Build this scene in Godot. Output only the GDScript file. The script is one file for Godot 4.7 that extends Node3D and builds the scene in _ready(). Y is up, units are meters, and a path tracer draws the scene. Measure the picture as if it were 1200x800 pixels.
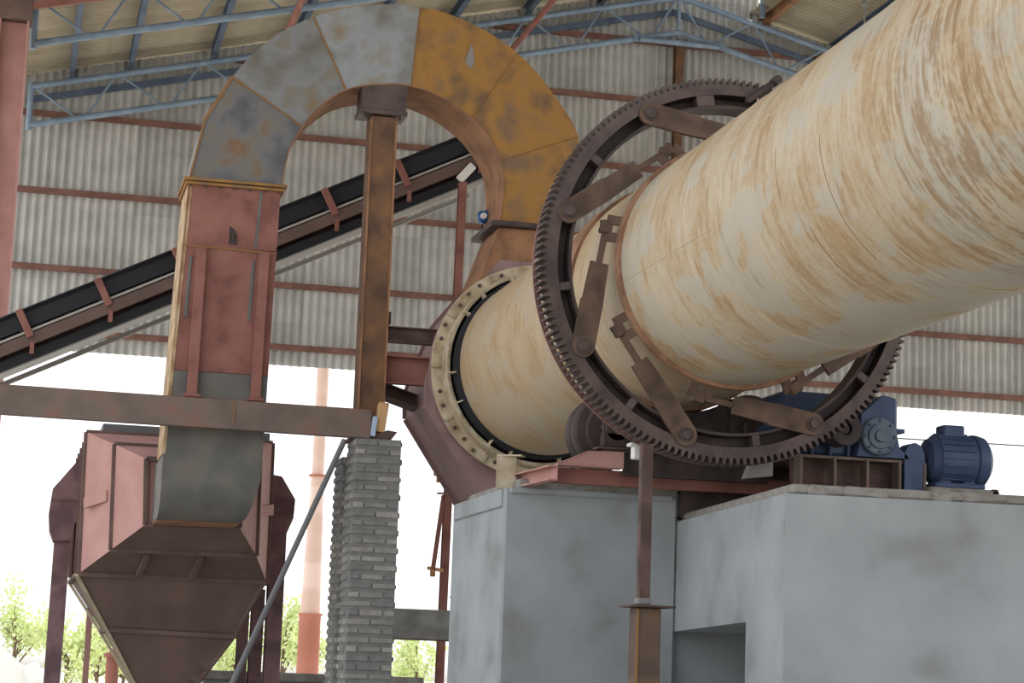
extends Node3D
# Steel shed with a rotary kiln, its girth gear, a gooseneck gas duct and a dust collector.
# World axes: -Z runs along the kiln away from the camera, X to the right along the end wall, Y up, metres.

var counts := {}
var M := {}
var rng := RandomNumberGenerator.new()

# ------------------------------------------------------------------ mesh builder
class MB:
	var st := SurfaceTool.new()
	func _init(): st.begin(Mesh.PRIMITIVE_TRIANGLES)
	func v(p: Vector3, n: Vector3, uv := Vector2.ZERO):
		st.set_normal(n); st.set_uv(uv); st.add_vertex(p)
	func tri(a: Vector3, b: Vector3, c: Vector3):      # counter-clockwise seen from outside
		var n := (b - a).cross(c - a)
		if n.length_squared() < 1e-18: return
		n = n.normalized()
		v(a, n); v(c, n); v(b, n)
	func quad(a: Vector3, b: Vector3, c: Vector3, d: Vector3):
		tri(a, b, c); tri(a, c, d)
	func quadn(a, b, c, d, na, nb, nc, nd):            # smooth quad
		v(a, na); v(c, nc); v(b, nb); v(a, na); v(d, nd); v(c, nc)
	func face(pts: Array, centre: Vector3):            # convex polygon turned away from a centre
		var m := Vector3.ZERO
		for p in pts: m += p
		m /= pts.size()
		var n: Vector3 = (pts[1] - pts[0]).cross(pts[2] - pts[0])
		if n.length_squared() < 1e-14 and pts.size() > 3: n = (pts[2] - pts[0]).cross(pts[3] - pts[0])
		var f: bool = n.dot(m - centre) < 0
		for i in range(1, pts.size() - 1):
			if f: tri(pts[0], pts[i + 1], pts[i])
			else: tri(pts[0], pts[i], pts[i + 1])
	func box(c: Vector3, s: Vector3, b := Basis(), ch := 0.0):
		var h := s * 0.5
		if ch <= 0.0:
			var q := []
			for i in 8: q.append(c + b * Vector3(h.x if i & 1 else -h.x, h.y if i & 2 else -h.y, h.z if i & 4 else -h.z))
			for f in [[0, 1, 3, 2], [4, 5, 7, 6], [0, 1, 5, 4], [2, 3, 7, 6], [0, 2, 6, 4], [1, 3, 7, 5]]:
				face([q[f[0]], q[f[1]], q[f[2]], q[f[3]]], c)
			return
		ch = min(ch, min(h.x, min(h.y, h.z)) * 0.9)
		var corner = func(sx, sy, sz, ax):            # vertex of that corner that lies on the face across axis ax
			var p := Vector3(sx * h.x, sy * h.y, sz * h.z)
			for k in 3:
				if k != ax: p[k] -= sign(p[k]) * ch
			return c + b * p
		for ax in 3:
			for s0 in [-1, 1]:
				var pts := []
				for t in [[-1, -1], [1, -1], [1, 1], [-1, 1]]:
					var g := [0, 0, 0]
					g[ax] = s0; g[(ax + 1) % 3] = t[0]; g[(ax + 2) % 3] = t[1]
					pts.append(corner.call(g[0], g[1], g[2], ax))
				face(pts, c)
			for s1 in [-1, 1]:
				for s2 in [-1, 1]:
					var a := (ax + 1) % 3; var d := (ax + 2) % 3
					var e := []
					for k in [[-1, a], [1, a], [1, d], [-1, d]]:
						var g := [0, 0, 0]
						g[ax] = k[0]; g[a] = s1; g[d] = s2
						e.append(corner.call(g[0], g[1], g[2], k[1]))
					face(e, c)
		for i in 8:
			var sx := 1 if i & 1 else -1; var sy := 1 if i & 2 else -1; var sz := 1 if i & 4 else -1
			face([corner.call(sx, sy, sz, 0), corner.call(sx, sy, sz, 1), corner.call(sx, sy, sz, 2)], c)
	func frame(a: Vector3, d: Vector3, up: Vector3) -> Basis:   # z along the piece, y up
		var z := (d - a).normalized()
		if abs(z.dot(up.normalized())) > 0.98: up = Vector3(0, 0, 1) if abs(z.z) < 0.9 else Vector3(1, 0, 0)
		var x := up.cross(z).normalized()
		return Basis(x, z.cross(x).normalized(), z)
	func bar(a: Vector3, d: Vector3, w: float, h: float, up := Vector3.UP, ch := 0.0):
		box((a + d) * 0.5, Vector3(w, h, a.distance_to(d)), frame(a, d, up), ch)
	func section(a: Vector3, d: Vector3, poly: PackedVector2Array, up := Vector3.UP):   # polygon swept straight from a to d
		var b := frame(a, d, up)
		var area := 0.0
		for i in poly.size(): area += poly[i].cross(poly[(i + 1) % poly.size()])
		if area < 0: poly.reverse()
		var p0 := []; var p1 := []
		for q in poly:
			var o := b.x * q.x + b.y * q.y
			p0.append(a + o); p1.append(d + o)
		for i in poly.size():
			var j := (i + 1) % poly.size()
			quad(p0[i], p0[j], p1[j], p1[i])
		var t := Geometry2D.triangulate_polygon(poly)
		for i in range(0, t.size(), 3):
			var aa := poly[t[i]]; var bb := poly[t[i + 1]]; var cc := poly[t[i + 2]]
			var ccw := (bb - aa).cross(cc - aa) > 0
			var i1 := t[i + 1] if ccw else t[i + 2]; var i2 := t[i + 2] if ccw else t[i + 1]
			tri(p1[t[i]], p1[i1], p1[i2]); tri(p0[t[i]], p0[i2], p0[i1])
	func prism(poly: Array, z0: float, z1: float):     # polygon in X and Y between two depths
		var p := PackedVector2Array(poly)
		section(Vector3(0, 0, min(z0, z1)), Vector3(0, 0, max(z0, z1)), p, Vector3.UP)
	func loft(a: Array, d: Array, caps := true):       # two quads joined, convex
		var c := Vector3.ZERO
		for p in a + d: c += p
		c /= 8.0
		for i in 4: face([a[i], a[(i + 1) % 4], d[(i + 1) % 4], d[i]], c)
		if caps: face(a, c); face(d, c)
	func lathe(prof: Array, o: Vector3, b: Basis, n := 32, a0 := 0.0, a1 := TAU):   # points (radius, height along b.y)
		var ring := []
		for i in n + 1:
			var t := a0 + (a1 - a0) * i / n
			ring.append(b.x * cos(t) + b.z * sin(t))
		for k in prof.size() - 1:
			var p: Vector2 = prof[k]; var q: Vector2 = prof[k + 1]
			var d := (q - p)
			if d.length() < 1e-6: continue
			var nr := Vector2(d.y, -d.x).normalized()   # (radial, axial)
			for i in n:
				var r0: Vector3 = ring[i]; var r1: Vector3 = ring[i + 1]
				var A := o + r0 * p.x + b.y * p.y; var B := o + r1 * p.x + b.y * p.y
				var C := o + r1 * q.x + b.y * q.y; var D := o + r0 * q.x + b.y * q.y
				var n0 := (r0 * nr.x + b.y * nr.y).normalized(); var n1 := (r1 * nr.x + b.y * nr.y).normalized()
				var g := (C - A).cross(B - A)
				if g.length_squared() < 1e-18: g = (D - A).cross(C - A)
				if g.dot(n0 + n1) < 0:
					v(A, n0); v(C, n1); v(B, n1); v(A, n0); v(D, n0); v(C, n1)
				else:
					v(A, n0); v(B, n1); v(C, n1); v(A, n0); v(C, n1); v(D, n0)
	func tube(a: Vector3, d: Vector3, r0: float, r1 := -1.0, n := 12):
		if r1 < 0: r1 = r0
		var f := frame(a, d, Vector3.UP)
		var b := Basis(f.x, f.z, -f.y)
		var L := a.distance_to(d)
		lathe([Vector2(0, 0), Vector2(r0, 0), Vector2(r1, L), Vector2(0, L)], a, b, n)
	func path(pts: Array, r: float, n := 8):
		for i in pts.size() - 1: tube(pts[i], pts[i + 1], r, r, n)
	func hexbolt(c: Vector3, axis: Vector3, r: float, h: float):
		var b := frame(c, c + axis, Vector3(0.3, 1, 0.2))
		lathe([Vector2(0, -0.002), Vector2(r, -0.002), Vector2(r, h * 0.8), Vector2(r * 0.8, h), Vector2(0, h)], c, Basis(b.x, b.z, -b.y), 6)
	func mesh() -> ArrayMesh: return st.commit()

func ibeam(h: float, w: float, tf: float, tw: float) -> PackedVector2Array:
	var a := h / 2; var c := w / 2; var t := tw / 2
	return PackedVector2Array([Vector2(-c, -a), Vector2(c, -a), Vector2(c, -a + tf), Vector2(t, -a + tf), Vector2(t, a - tf), Vector2(c, a - tf), Vector2(c, a), Vector2(-c, a), Vector2(-c, a - tf), Vector2(-t, a - tf), Vector2(-t, -a + tf), Vector2(-c, -a + tf)])
func channel(h: float, w: float, t: float, side := 1.0) -> PackedVector2Array:     # web on the +x side when side is 1
	var a := h / 2; var c := w / 2
	var p := PackedVector2Array()
	for q in [Vector2(-c, -a), Vector2(c, -a), Vector2(c, a), Vector2(-c, a), Vector2(-c, a - t), Vector2(c - t, a - t), Vector2(c - t, -a + t), Vector2(-c, -a + t)]:
		p.append(Vector2(q.x * side, q.y))
	return p
func angle(w: float, t: float) -> PackedVector2Array:
	return PackedVector2Array([Vector2(0, 0), Vector2(w, 0), Vector2(w, t), Vector2(t, t), Vector2(t, w), Vector2(0, w)])

# ------------------------------------------------------------------ objects and their records
func numbered(called: String, parent: Node) -> String:
	var k := str(parent.get_instance_id()) + called
	counts[k] = counts.get(k, 0) + 1
	return called if counts[k] == 1 else "%s_%03d" % [called, counts[k] - 1]
func put(called: String, mesh: Mesh, mat: Material, parent: Node = self) -> MeshInstance3D:
	var o := MeshInstance3D.new()
	o.name = numbered(called, parent)
	o.mesh = mesh
	o.material_override = mat
	o.cast_shadow = GeometryInstance3D.SHADOW_CASTING_SETTING_ON
	parent.add_child(o, true)
	return o
func obj(called: String, mb: MB, mat: Material, parent: Node = self) -> MeshInstance3D:
	return put(called, mb.mesh(), mat, parent)
func thing(called: String, label: String, category: String, group := "") -> Node3D:
	var o := Node3D.new()
	o.name = numbered(called, self)
	add_child(o, true)
	o.set_meta("label", label); o.set_meta("category", category)
	if group: o.set_meta("group", group)
	return o
func struct(called: String, label: String, category: String) -> Node3D:
	var o := thing(called, label, category)
	o.set_meta("kind", "structure")
	return o
func stuff(o: Node) -> void: o.set_meta("kind", "stuff")

# ------------------------------------------------------------------ materials
func noise(seed_: int, freq: float, oct := 4) -> FastNoiseLite:
	var n := FastNoiseLite.new()
	n.seed = seed_; n.frequency = freq
	n.noise_type = FastNoiseLite.TYPE_SIMPLEX_SMOOTH
	n.fractal_type = FastNoiseLite.FRACTAL_FBM; n.fractal_octaves = oct
	return n
func mottled(stops: Array, seed_: int, rough := 0.8, metal := 0.0, scale := 0.5, size := 384, freq := 0.012, oct := 5, bump := 0.0) -> StandardMaterial3D:
	var g := Gradient.new()
	var off := PackedFloat32Array(); var col := PackedColorArray()
	for s in stops: off.append(s[0]); col.append(s[1])
	g.offsets = off; g.colors = col
	var t := NoiseTexture2D.new()
	t.width = size; t.height = size; t.seamless = true
	t.noise = noise(seed_, freq, oct); t.color_ramp = g
	var m := StandardMaterial3D.new()
	m.albedo_texture = t
	m.uv1_triplanar = true; m.uv1_world_triplanar = true
	m.uv1_scale = Vector3.ONE * scale
	m.roughness = rough; m.metallic = metal; m.metallic_specular = 0.35
	if bump > 0.0:
		m.normal_enabled = true; m.normal_texture = bump_texture(); m.normal_scale = bump
	return m
var bump_shared: NoiseTexture2D
func bump_texture() -> NoiseTexture2D:
	if bump_shared == null:
		bump_shared = NoiseTexture2D.new()
		bump_shared.width = 512; bump_shared.height = 512; bump_shared.seamless = true
		bump_shared.as_normal_map = true; bump_shared.bump_strength = 3.0
		bump_shared.noise = noise(77, 0.03, 5)
	return bump_shared
func plain(c: Color, rough := 0.7, metal := 0.0) -> StandardMaterial3D:
	var m := StandardMaterial3D.new()
	m.albedo_color = c; m.roughness = rough; m.metallic = metal; m.metallic_specular = 0.35
	return m
func c8(r: int, g: int, b: int) -> Color: return Color(r / 255.0, g / 255.0, b / 255.0)

func kiln_texture() -> ImageTexture:      # u runs round the shell, v along it: scale, tan dust and rust in streaks drawn by rotation
	var W := 768; var H := 2048
	var fine := noise(5, 1.0, 3); var wide := noise(9, 1.0, 4); var blot := noise(21, 1.0, 4); var spk := noise(33, 1.0, 3)
	var data := PackedByteArray(); data.resize(W * H * 3)
	var pale := Color(0.75, 0.695, 0.605); var tan_ := Color(0.685, 0.575, 0.435); var brown := Color(0.56, 0.44, 0.31); var grey := Color(0.715, 0.685, 0.63)
	var k := 0
	for y in H:
		var z := -6.0 - 15.5 * y / H                 # place along the kiln
		var zone := clampf(1.0 - absf(z + 9.35) / 1.0, 0.0, 1.0)   # heavy rust strokes near the discharge end
		for x in W:
			var a := TAU * x / W
			var cx := cos(a); var sx := sin(a)
			var s1 := fine.get_noise_3d(cx * 1.7, sx * 1.7, z * 10.0)
			var s2 := wide.get_noise_3d(cx * 1.1 + 9.0, sx * 1.1, z * 2.0)
			var s3 := fine.get_noise_3d(cx * 3.6 + 3.0, sx * 3.6, z * 26.0)
			var b1 := blot.get_noise_3d(cx * 1.6, sx * 1.6 + 4.0, z * 1.1)
			var p := spk.get_noise_3d(cx * 16.0, sx * 16.0, z * 20.0)
			var t := clampf(0.45 + s1 * 0.55 + s2 * 0.8 + s3 * 0.42 + p * 0.45, 0.0, 1.0)
			var c := pale.lerp(tan_, t)
			var lower := clampf((-sx - 0.2) * 1.3, 0.0, 1.0)      # grey patches of bare scale on the belly
			c = c.lerp(grey, smoothstep(0.12, 0.2, b1 + lower * 0.16 + p * 0.1 + s3 * 0.06) * 0.75)
			c = c.lerp(brown, clampf(zone * (s1 * 1.1 + b1 * 0.6 + s3 * 0.8 + p * 0.6 + 0.12), 0.0, 0.65))
			c = c.lerp(brown, clampf(s3 * 0.8 + s1 * 0.7 + s2 * 0.4 - 0.36, 0.0, 0.55))
			if z < -15.0: c = c.lerp(tan_, 0.35)
			data[k] = int(clampf(c.r, 0, 1) * 255); data[k + 1] = int(clampf(c.g, 0, 1) * 255); data[k + 2] = int(clampf(c.b, 0, 1) * 255)
			k += 3
	return ImageTexture.create_from_image(Image.create_from_data(W, H, false, Image.FORMAT_RGB8, data))

func make_materials():
	M.sheet = []
	for i in 3:
		var d := [0, 5, -6][i] as int
		M.sheet.append(mottled([[0.15, c8(176 + d, 175 + d, 172 + d)], [0.5, c8(187 + d, 186 + d, 183 + d)], [0.85, c8(195 + d, 194 + d, 191 + d)]], 11 + i, 0.9, 0.0, 0.6, 256))
	M.roof = []
	for i in 2:
		var d := [0, -9][i] as int
		M.roof.append(mottled([[0.15, c8(166 + d, 157 + d, 138 + d)], [0.85, c8(184 + d, 175 + d, 156 + d)]], 15 + i, 0.9, 0.0, 0.6, 256))
	M.girt = mottled([[0.2, c8(112, 82, 74)], [0.8, c8(134, 98, 88)]], 22, 0.8, 0.0, 0.8, 256)
	M.blue_steel = mottled([[0.2, c8(120, 138, 158)], [0.8, c8(142, 160, 180)]], 23, 0.45, 0.1, 0.8, 256)
	M.blue_shaded = mottled([[0.2, c8(84, 96, 114)], [0.8, c8(100, 113, 132)]], 60, 0.5, 0.1, 0.8, 128)  # truss blue darkened: shade under the roof put into the colour
	M.red_oxide = mottled([[0.15, c8(122, 82, 74)], [0.45, c8(142, 96, 87)], [0.85, c8(152, 106, 96)]], 24, 0.75, 0.0, 0.45, 384)
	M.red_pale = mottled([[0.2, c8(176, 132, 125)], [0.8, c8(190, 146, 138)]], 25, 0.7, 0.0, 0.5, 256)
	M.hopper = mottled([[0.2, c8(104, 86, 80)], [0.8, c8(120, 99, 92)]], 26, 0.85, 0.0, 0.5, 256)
	M.rust = mottled([[0.12, c8(116, 92, 72)], [0.32, c8(142, 108, 70)], [0.5, c8(164, 120, 66)], [0.68, c8(150, 114, 72)], [0.9, c8(126, 102, 84)]], 27, 0.8, 0.0, 0.35, 512, 0.008, 6, 0.12)
	M.rust_brown = mottled([[0.15, c8(122, 90, 70)], [0.5, c8(150, 110, 82)], [0.85, c8(160, 118, 88)]], 28, 0.85, 0.0, 0.6, 384)
	M.plate_grey = mottled([[0.12, c8(110, 104, 96)], [0.42, c8(124, 124, 123)], [0.6, c8(132, 133, 135)], [0.78, c8(126, 121, 112)], [0.93, c8(128, 110, 90)]], 29, 0.5, 0.15, 0.35, 512, 0.009, 6)
	M.plate_dark = mottled([[0.12, c8(92, 90, 92)], [0.45, c8(112, 112, 114)], [0.62, c8(120, 115, 108)], [0.8, c8(124, 100, 80)], [0.95, c8(138, 108, 78)]], 30, 0.55, 0.15, 0.4, 512, 0.009, 6)
	M.plate_soot = mottled([[0.2, c8(102, 100, 96)], [0.6, c8(114, 112, 108)], [0.9, c8(122, 113, 104)]], 31, 0.65, 0.1, 0.5, 384)
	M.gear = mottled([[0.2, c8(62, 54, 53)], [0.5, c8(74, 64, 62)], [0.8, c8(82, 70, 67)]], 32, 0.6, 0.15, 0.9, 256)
	M.gear_face = mottled([[0.2, c8(76, 65, 63)], [0.5, c8(90, 77, 74)], [0.8, c8(100, 86, 82)]], 33, 0.55, 0.2, 0.9, 256)
	M.spring = mottled([[0.2, c8(84, 69, 61)], [0.5, c8(100, 82, 72)], [0.8, c8(114, 92, 78)]], 34, 0.75, 0.1, 1.1, 256)
	M.column = mottled([[0.15, c8(92, 70, 58)], [0.45, c8(110, 83, 66)], [0.65, c8(118, 88, 66)], [0.85, c8(128, 95, 66)]], 35, 0.8, 0.0, 0.6, 384)
	M.beam = mottled([[0.2, c8(112, 98, 91)], [0.6, c8(124, 109, 101)], [0.9, c8(136, 104, 92)]], 36, 0.75, 0.0, 0.4, 384)
	M.cream = mottled([[0.15, c8(160, 142, 116)], [0.45, c8(186, 170, 144)], [0.8, c8(204, 192, 170)]], 37, 0.8, 0.0, 0.8, 384)
	M.concrete = mottled([[0.05, c8(136, 137, 136)], [0.35, c8(150, 154, 156)], [0.6, c8(155, 159, 161)], [0.95, c8(162, 166, 168)]], 38, 0.92, 0.0, 0.28, 512, 0.008, 6, 0.12)
	M.concrete_cap = mottled([[0.2, c8(124, 116, 108)], [0.5, c8(142, 138, 132)], [0.8, c8(154, 151, 147)]], 39, 0.95, 0.0, 1.2, 256, 0.02)
	M.brick = []
	for q in [[158, 154, 148], [168, 164, 157], [148, 146, 141], [152, 151, 147]]:
		M.brick.append(mottled([[0.2, c8(q[0] - 14, q[1] - 13, q[2] - 12)], [0.8, c8(q[0] + 5, q[1] + 5, q[2] + 5)]], 40 + q[0], 0.95, 0.0, 2.0, 128, 0.02))
	M.mortar = mottled([[0.2, c8(124, 124, 122)], [0.8, c8(138, 138, 136)]], 44, 0.95, 0.0, 1.5, 256, 0.02)
	M.belt = plain(c8(44, 44, 48), 0.6)
	M.pale_rail = plain(c8(172, 168, 160), 0.6)
	M.galv = plain(c8(138, 137, 134), 0.6, 0.1)
	M.blue_paint = mottled([[0.2, c8(60, 74, 102)], [0.8, c8(76, 92, 122)]], 45, 0.45, 0.0, 1.5, 128)
	M.dark_hole = plain(c8(40, 40, 44), 0.9)
	M.ground = mottled([[0.2, c8(166, 162, 154)], [0.8, c8(190, 186, 178)]], 46, 0.95, 0.0, 0.1, 256)
	M.white_wall = plain(c8(232, 230, 226), 0.9)
	M.chimney_pale = mottled([[0.3, c8(218, 188, 176)], [0.7, c8(232, 206, 196)]], 47, 0.7, 0.0, 0.7, 128)
	M.chimney_red = mottled([[0.3, c8(172, 112, 94)], [0.7, c8(186, 126, 108)]], 48, 0.7, 0.0, 0.7, 128)
	M.leaf = plain(c8(202, 210, 160), 0.7)
	M.leaf.backlight_enabled = true; M.leaf.backlight = Color(0.35, 0.42, 0.12)
	M.bark = plain(c8(110, 92, 74), 0.9)
	M.timber = mottled([[0.3, c8(176, 134, 92)], [0.7, c8(206, 166, 122)]], 49, 0.8, 0.0, 2.0, 128)
	M.weld = plain(c8(140, 104, 66), 0.7)
	M.kiln = StandardMaterial3D.new()
	M.kiln.albedo_texture = kiln_texture(); M.kiln.roughness = 0.62; M.kiln.metallic_specular = 0.4

# ------------------------------------------------------------------ the shed
func roofline(x: float) -> float: return 11.15 + 0.243 * (11.25 - absf(x - 11.1))
func walltop(x: float) -> float: return 15.3 if x > 10.68 and x < 12.73 else roofline(x) + 0.2

func corrugated(w0: float, w1: float, y0: float, top: Callable, amp := 0.03) -> ArrayMesh:   # sheet in X and Y facing +Z
	var mb := MB.new()
	var n := int(ceil((w1 - w0) / 0.146 * 8.0))
	var P := func(i, k):
		var x: float = w0 + (w1 - w0) * float(i) / n
		return Vector3(x, y0 if k == 0 else maxf(top.call(x), y0), amp * sin(TAU * x / 0.146))
	var N := func(i):
		var x: float = w0 + (w1 - w0) * float(i) / n
		return Vector3(-amp * TAU / 0.146 * cos(TAU * x / 0.146), 0, 1).normalized()
	var back := Vector3(0, 0, -0.007)
	for i in n:
		var a: Vector3 = P.call(i, 0); var b: Vector3 = P.call(i + 1, 0); var c: Vector3 = P.call(i + 1, 1); var d: Vector3 = P.call(i, 1)
		if c.y - b.y < 0.01 and d.y - a.y < 0.01: continue
		var na: Vector3 = N.call(i); var nb: Vector3 = N.call(i + 1)
		mb.quadn(a, b, c, d, na, nb, nb, na)
		mb.quadn(b + back, a + back, d + back, c + back, -nb, -na, -na, -nb)
		mb.quad(b, a, a + back, b + back)
		mb.quad(d, c, c + back, d + back)
	return mb.mesh()

func build_shed():
	var fl := struct("floor", "brown earth and concrete floor of the steel shed", "floor")
	var f := MB.new(); f.box(Vector3(10, -0.1, -60), Vector3(500, 0.2, 500))
	obj("slab", f, M.ground, fl)

	var wall := struct("wall_back", "grey corrugated cement sheet end wall of the shed behind the kiln", "wall")
	var rows := [6.65, 9.05, 11.45, 13.9, 15.4]
	var w := 1.009
	for r in 4:
		for i in 23:
			var x0 := -0.4 + i * w; var x1 := x0 + w + 0.06
			var y0: float = rows[r]; var y1: float = rows[r + 1] + 0.08
			if maxf(walltop(x0 + 0.02), walltop(x1 - 0.08)) < y0 + 0.08: continue
			var o := put("wall_sheet", corrugated(x0, x1, y0, func(x): return minf(y1, walltop(clampf(x, x0 + 0.02, x1 - 0.09)) - 0.02)), M.sheet[rng.randi() % 3], wall)
			o.position = Vector3(0, 0, -36.0 + 0.009 * (i % 2) + 0.011 * r)
			o.rotation.y = rng.randf_range(-0.004, 0.004) * 0.0
	for y in [6.95, 8.02, 9.32, 10.64, 11.9, 13.0]:
		var half: float = 11.4 if y < 11.2 else (roofline(11.1) - y) / 0.243 - 0.3
		var a := Vector3(11.1 - half, y, -35.9); var b := Vector3(11.1 + half, y, -35.9)
		var mb := MB.new(); mb.section(a, b, channel(0.1, 0.07, 0.012, -1.0))
		obj("girt", mb, M.girt, wall)
	for x in [11.2, 22.7]:
		var mb := MB.new(); mb.section(Vector3(x, 6.4 if x < 15 else 0.0, -35.78), Vector3(x, roofline(x) - 0.9, -35.78), ibeam(0.16, 0.15, 0.014, 0.012), Vector3.BACK)
		obj("wall_post", mb, M.column, wall)
	for s in [-1, 1]:
		var mb := MB.new()
		mb.bar(Vector3(11.1 + s * 11.3, roofline(11.1 + s * 11.3) - 0.3, -35.86), Vector3(11.1, roofline(11.1) - 0.3, -35.86), 0.06, 0.11)
		obj("gable_rafter", mb, M.blue_shaded, wall)

	var roof := struct("ceiling", "beige corrugated sheet roof on blue purlins with an open ridge", "roof")
	var slope := atan(0.243)
	var sheet_len := 2.5
	var full := corrugated(0.0, 1.07, 0.0, func(_x): return sheet_len + 0.1, 0.042)
	for side in [-1, 1]:
		for r in 5:
			for i in 33:
				var o := put("roof_sheet", full, M.roof[rng.randi() % 2], roof)
				# local x runs along Z, local y up the slope, local z out of the roof
				var up := Vector3(cos(slope) * -side, sin(slope), 0)
				var out := Vector3(sin(slope) * side, cos(slope), 0)
				var along := up.cross(out).normalized()
				o.basis = Basis(along, up, out)
				var topx := 10.72 if side < 0 else 12.72
				var start := Vector3(topx, roofline(topx) + 0.24, 0) - up * (sheet_len * (r + 1))
				var z := -36.6 + i * 1.009
				start.z = z if along.z > 0 else z + 1.07
				o.position = start + out * (0.009 * (i % 2) + 0.012 * (4 - r))
	for x in [-0.6, 0.5, 1.47, 2.85, 4.22, 5.6, 6.97, 8.35, 9.7, 10.6, 12.82, 14.2, 15.6, 16.97, 18.35, 19.7, 21.1, 22.6]:
		var mb := MB.new()
		mb.section(Vector3(x, roofline(x) + 0.1, -36.4), Vector3(x, roofline(x) + 0.1, -3.4), channel(0.2, 0.09, 0.012, 1.0))
		obj("purlin", mb, M.rust_brown if x > 12.7 and x < 13.0 else M.blue_shaded, roof)
	# raised sheets over the open ridge
	for s in [-1, 1]:
		for i in 33:
			var o := put("ridge_sheet", corrugated(0.0, 1.07, 0.0, func(_x): return 1.7), M.roof[i % 2], roof)
			var up := Vector3(cos(slope) * -s, sin(slope), 0); var out := Vector3(sin(slope) * s, cos(slope), 0)
			var along := up.cross(out).normalized()
			o.basis = Basis(along, up, out)
			var z := -36.5 + i * 1.009
			o.position = Vector3(11.7, 15.6, z if along.z > 0 else z + 1.07) - up * 1.7 + out * 0.009 * (i % 2)
	for z in [-35.4, -30.6, -25.7, -20.8, -15.9, -11.0, -6.1]:
		for x in [10.75, 12.65]:
			var mb := MB.new(); mb.bar(Vector3(x, roofline(x), z), Vector3(x, 15.35, z), 0.07, 0.07)
			obj("ridge_post", mb, M.blue_steel, roof)

	for z in [-35.5, -30.6]:
		var t := thing("roof_truss", "pale blue tubular roof truss standing against the end wall" if z < -33 else "pale blue tubular roof truss nearer than the one at the wall", "truss", "blue roof trusses")
		for s in [-1, 1]:
			var e := Vector3(11.1 - s * 11.25, 10.98, z); var top := Vector3(11.1, 13.76, z)
			var dn := Vector3(0, -0.66, 0)
			var mb := MB.new(); mb.tube(e, top, 0.055); obj("top_chord", mb, M.blue_steel, t)
			mb = MB.new(); mb.tube(e + dn, top + dn, 0.055); obj("bottom_chord", mb, M.blue_steel, t)
			mb = MB.new(); mb.tube(e + Vector3(0, 0.08, 0), e + dn - Vector3(0, 0.08, 0), 0.05); obj("end_post", mb, M.blue_steel, t)
			var n := 8
			for k in n:
				var a := e.lerp(top, (k + 0.02) / n); var b := e.lerp(top, (k + 0.55) / n) + dn; var c := e.lerp(top, (k + 0.65) / n) + dn; var d := e.lerp(top, (k + 0.98) / n)
				mb = MB.new(); mb.tube(a, b, 0.02, 0.02, 8); obj("web_bar", mb, M.blue_steel, t)
				mb = MB.new(); mb.tube(c, d, 0.02, 0.02, 8); obj("web_bar", mb, M.blue_steel, t)
		var mb2 := MB.new(); mb2.tube(Vector3(10.35, 12.88, z + 0.08), Vector3(11.85, 12.88, z + 0.08), 0.05); obj("collar_tie", mb2, M.blue_steel, t)
		mb2 = MB.new(); mb2.bar(Vector3(11.1, 13.0, z), Vector3(11.1, 13.85, z), 0.05, 0.05); obj("king_post", mb2, M.blue_steel, t)
		for s in [-1, 1]:
			mb2 = MB.new(); mb2.box(Vector3(11.1 + s * 0.75, 12.9, z + 0.07), Vector3(0.2, 0.14, 0.02)); obj("gusset", mb2, M.blue_steel, t)

	# bracing rods and the near left column
	var r1 := MB.new(); r1.tube(Vector3(8.0, 12.42, -35.5), Vector3(8.0, 12.42, -25.0), 0.05)
	tagged("tie_rod", r1, M.red_oxide, "red tie rod running up over the orange end of the gooseneck duct", "rod", "red tie rods")
	var r2 := MB.new(); r2.tube(Vector3(3.6, 11.14, -35.5), Vector3(3.6, 11.14, -25.0), 0.05)
	tagged("tie_rod", r2, M.red_oxide, "short red tie rod meeting the grey top of the gooseneck duct", "rod", "red tie rods")
	var tb := MB.new(); tb.section(Vector3(-0.5, 10.66, -30.1), Vector3(4.5, 11.88, -30.1), channel(0.1, 0.08, 0.012, -1.0))
	tagged("tie_beam", tb, M.red_oxide, "red channel rail rising from the top of the left column", "beam")
	for z in [-30.25]:
		var t := thing("shed_column", "tall dark red steel column at the left edge of the picture", "column")
		var mb := MB.new(); mb.section(Vector3(-0.43, 0.02, z), Vector3(-0.43, 11.2, z), ibeam(0.42, 0.34, 0.03, 0.02), Vector3.RIGHT)
		obj("shaft", mb, M.red_pale, t)
		mb = MB.new(); mb.box(Vector3(-0.43, 0.02, z), Vector3(0.6, 0.04, 0.6)); obj("base_plate", mb, M.red_oxide, t)
		mb = MB.new(); mb.box(Vector3(-0.43, 10.75, z), Vector3(0.5, 0.5, 0.42), Basis(), 0.02); obj("dark_cap", mb, M.hopper, t)  # dark box added for the shade at the column top
	for x in [22.6]:
		for z in [-30.3, -20.5]:
			pass

func tagged(called: String, mb: MB, mat: Material, label: String, category: String, group := "") -> MeshInstance3D:
	var o := obj(called, mb, mat)
	o.set_meta("label", label); o.set_meta("category", category)
	if group: o.set_meta("group", group)
	return o

# ------------------------------------------------------------------ the kiln
const KX := 5.14
const KY := 4.66
func kp(r: float, deg: float, z: float) -> Vector3: return Vector3(KX + r * cos(deg_to_rad(deg)), KY + r * sin(deg_to_rad(deg)), z)
func kaxis() -> Basis: return Basis(Vector3(1, 0, 0), Vector3(0, 0, 1), Vector3(0, 1, 0))    # lathe height along +Z

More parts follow.
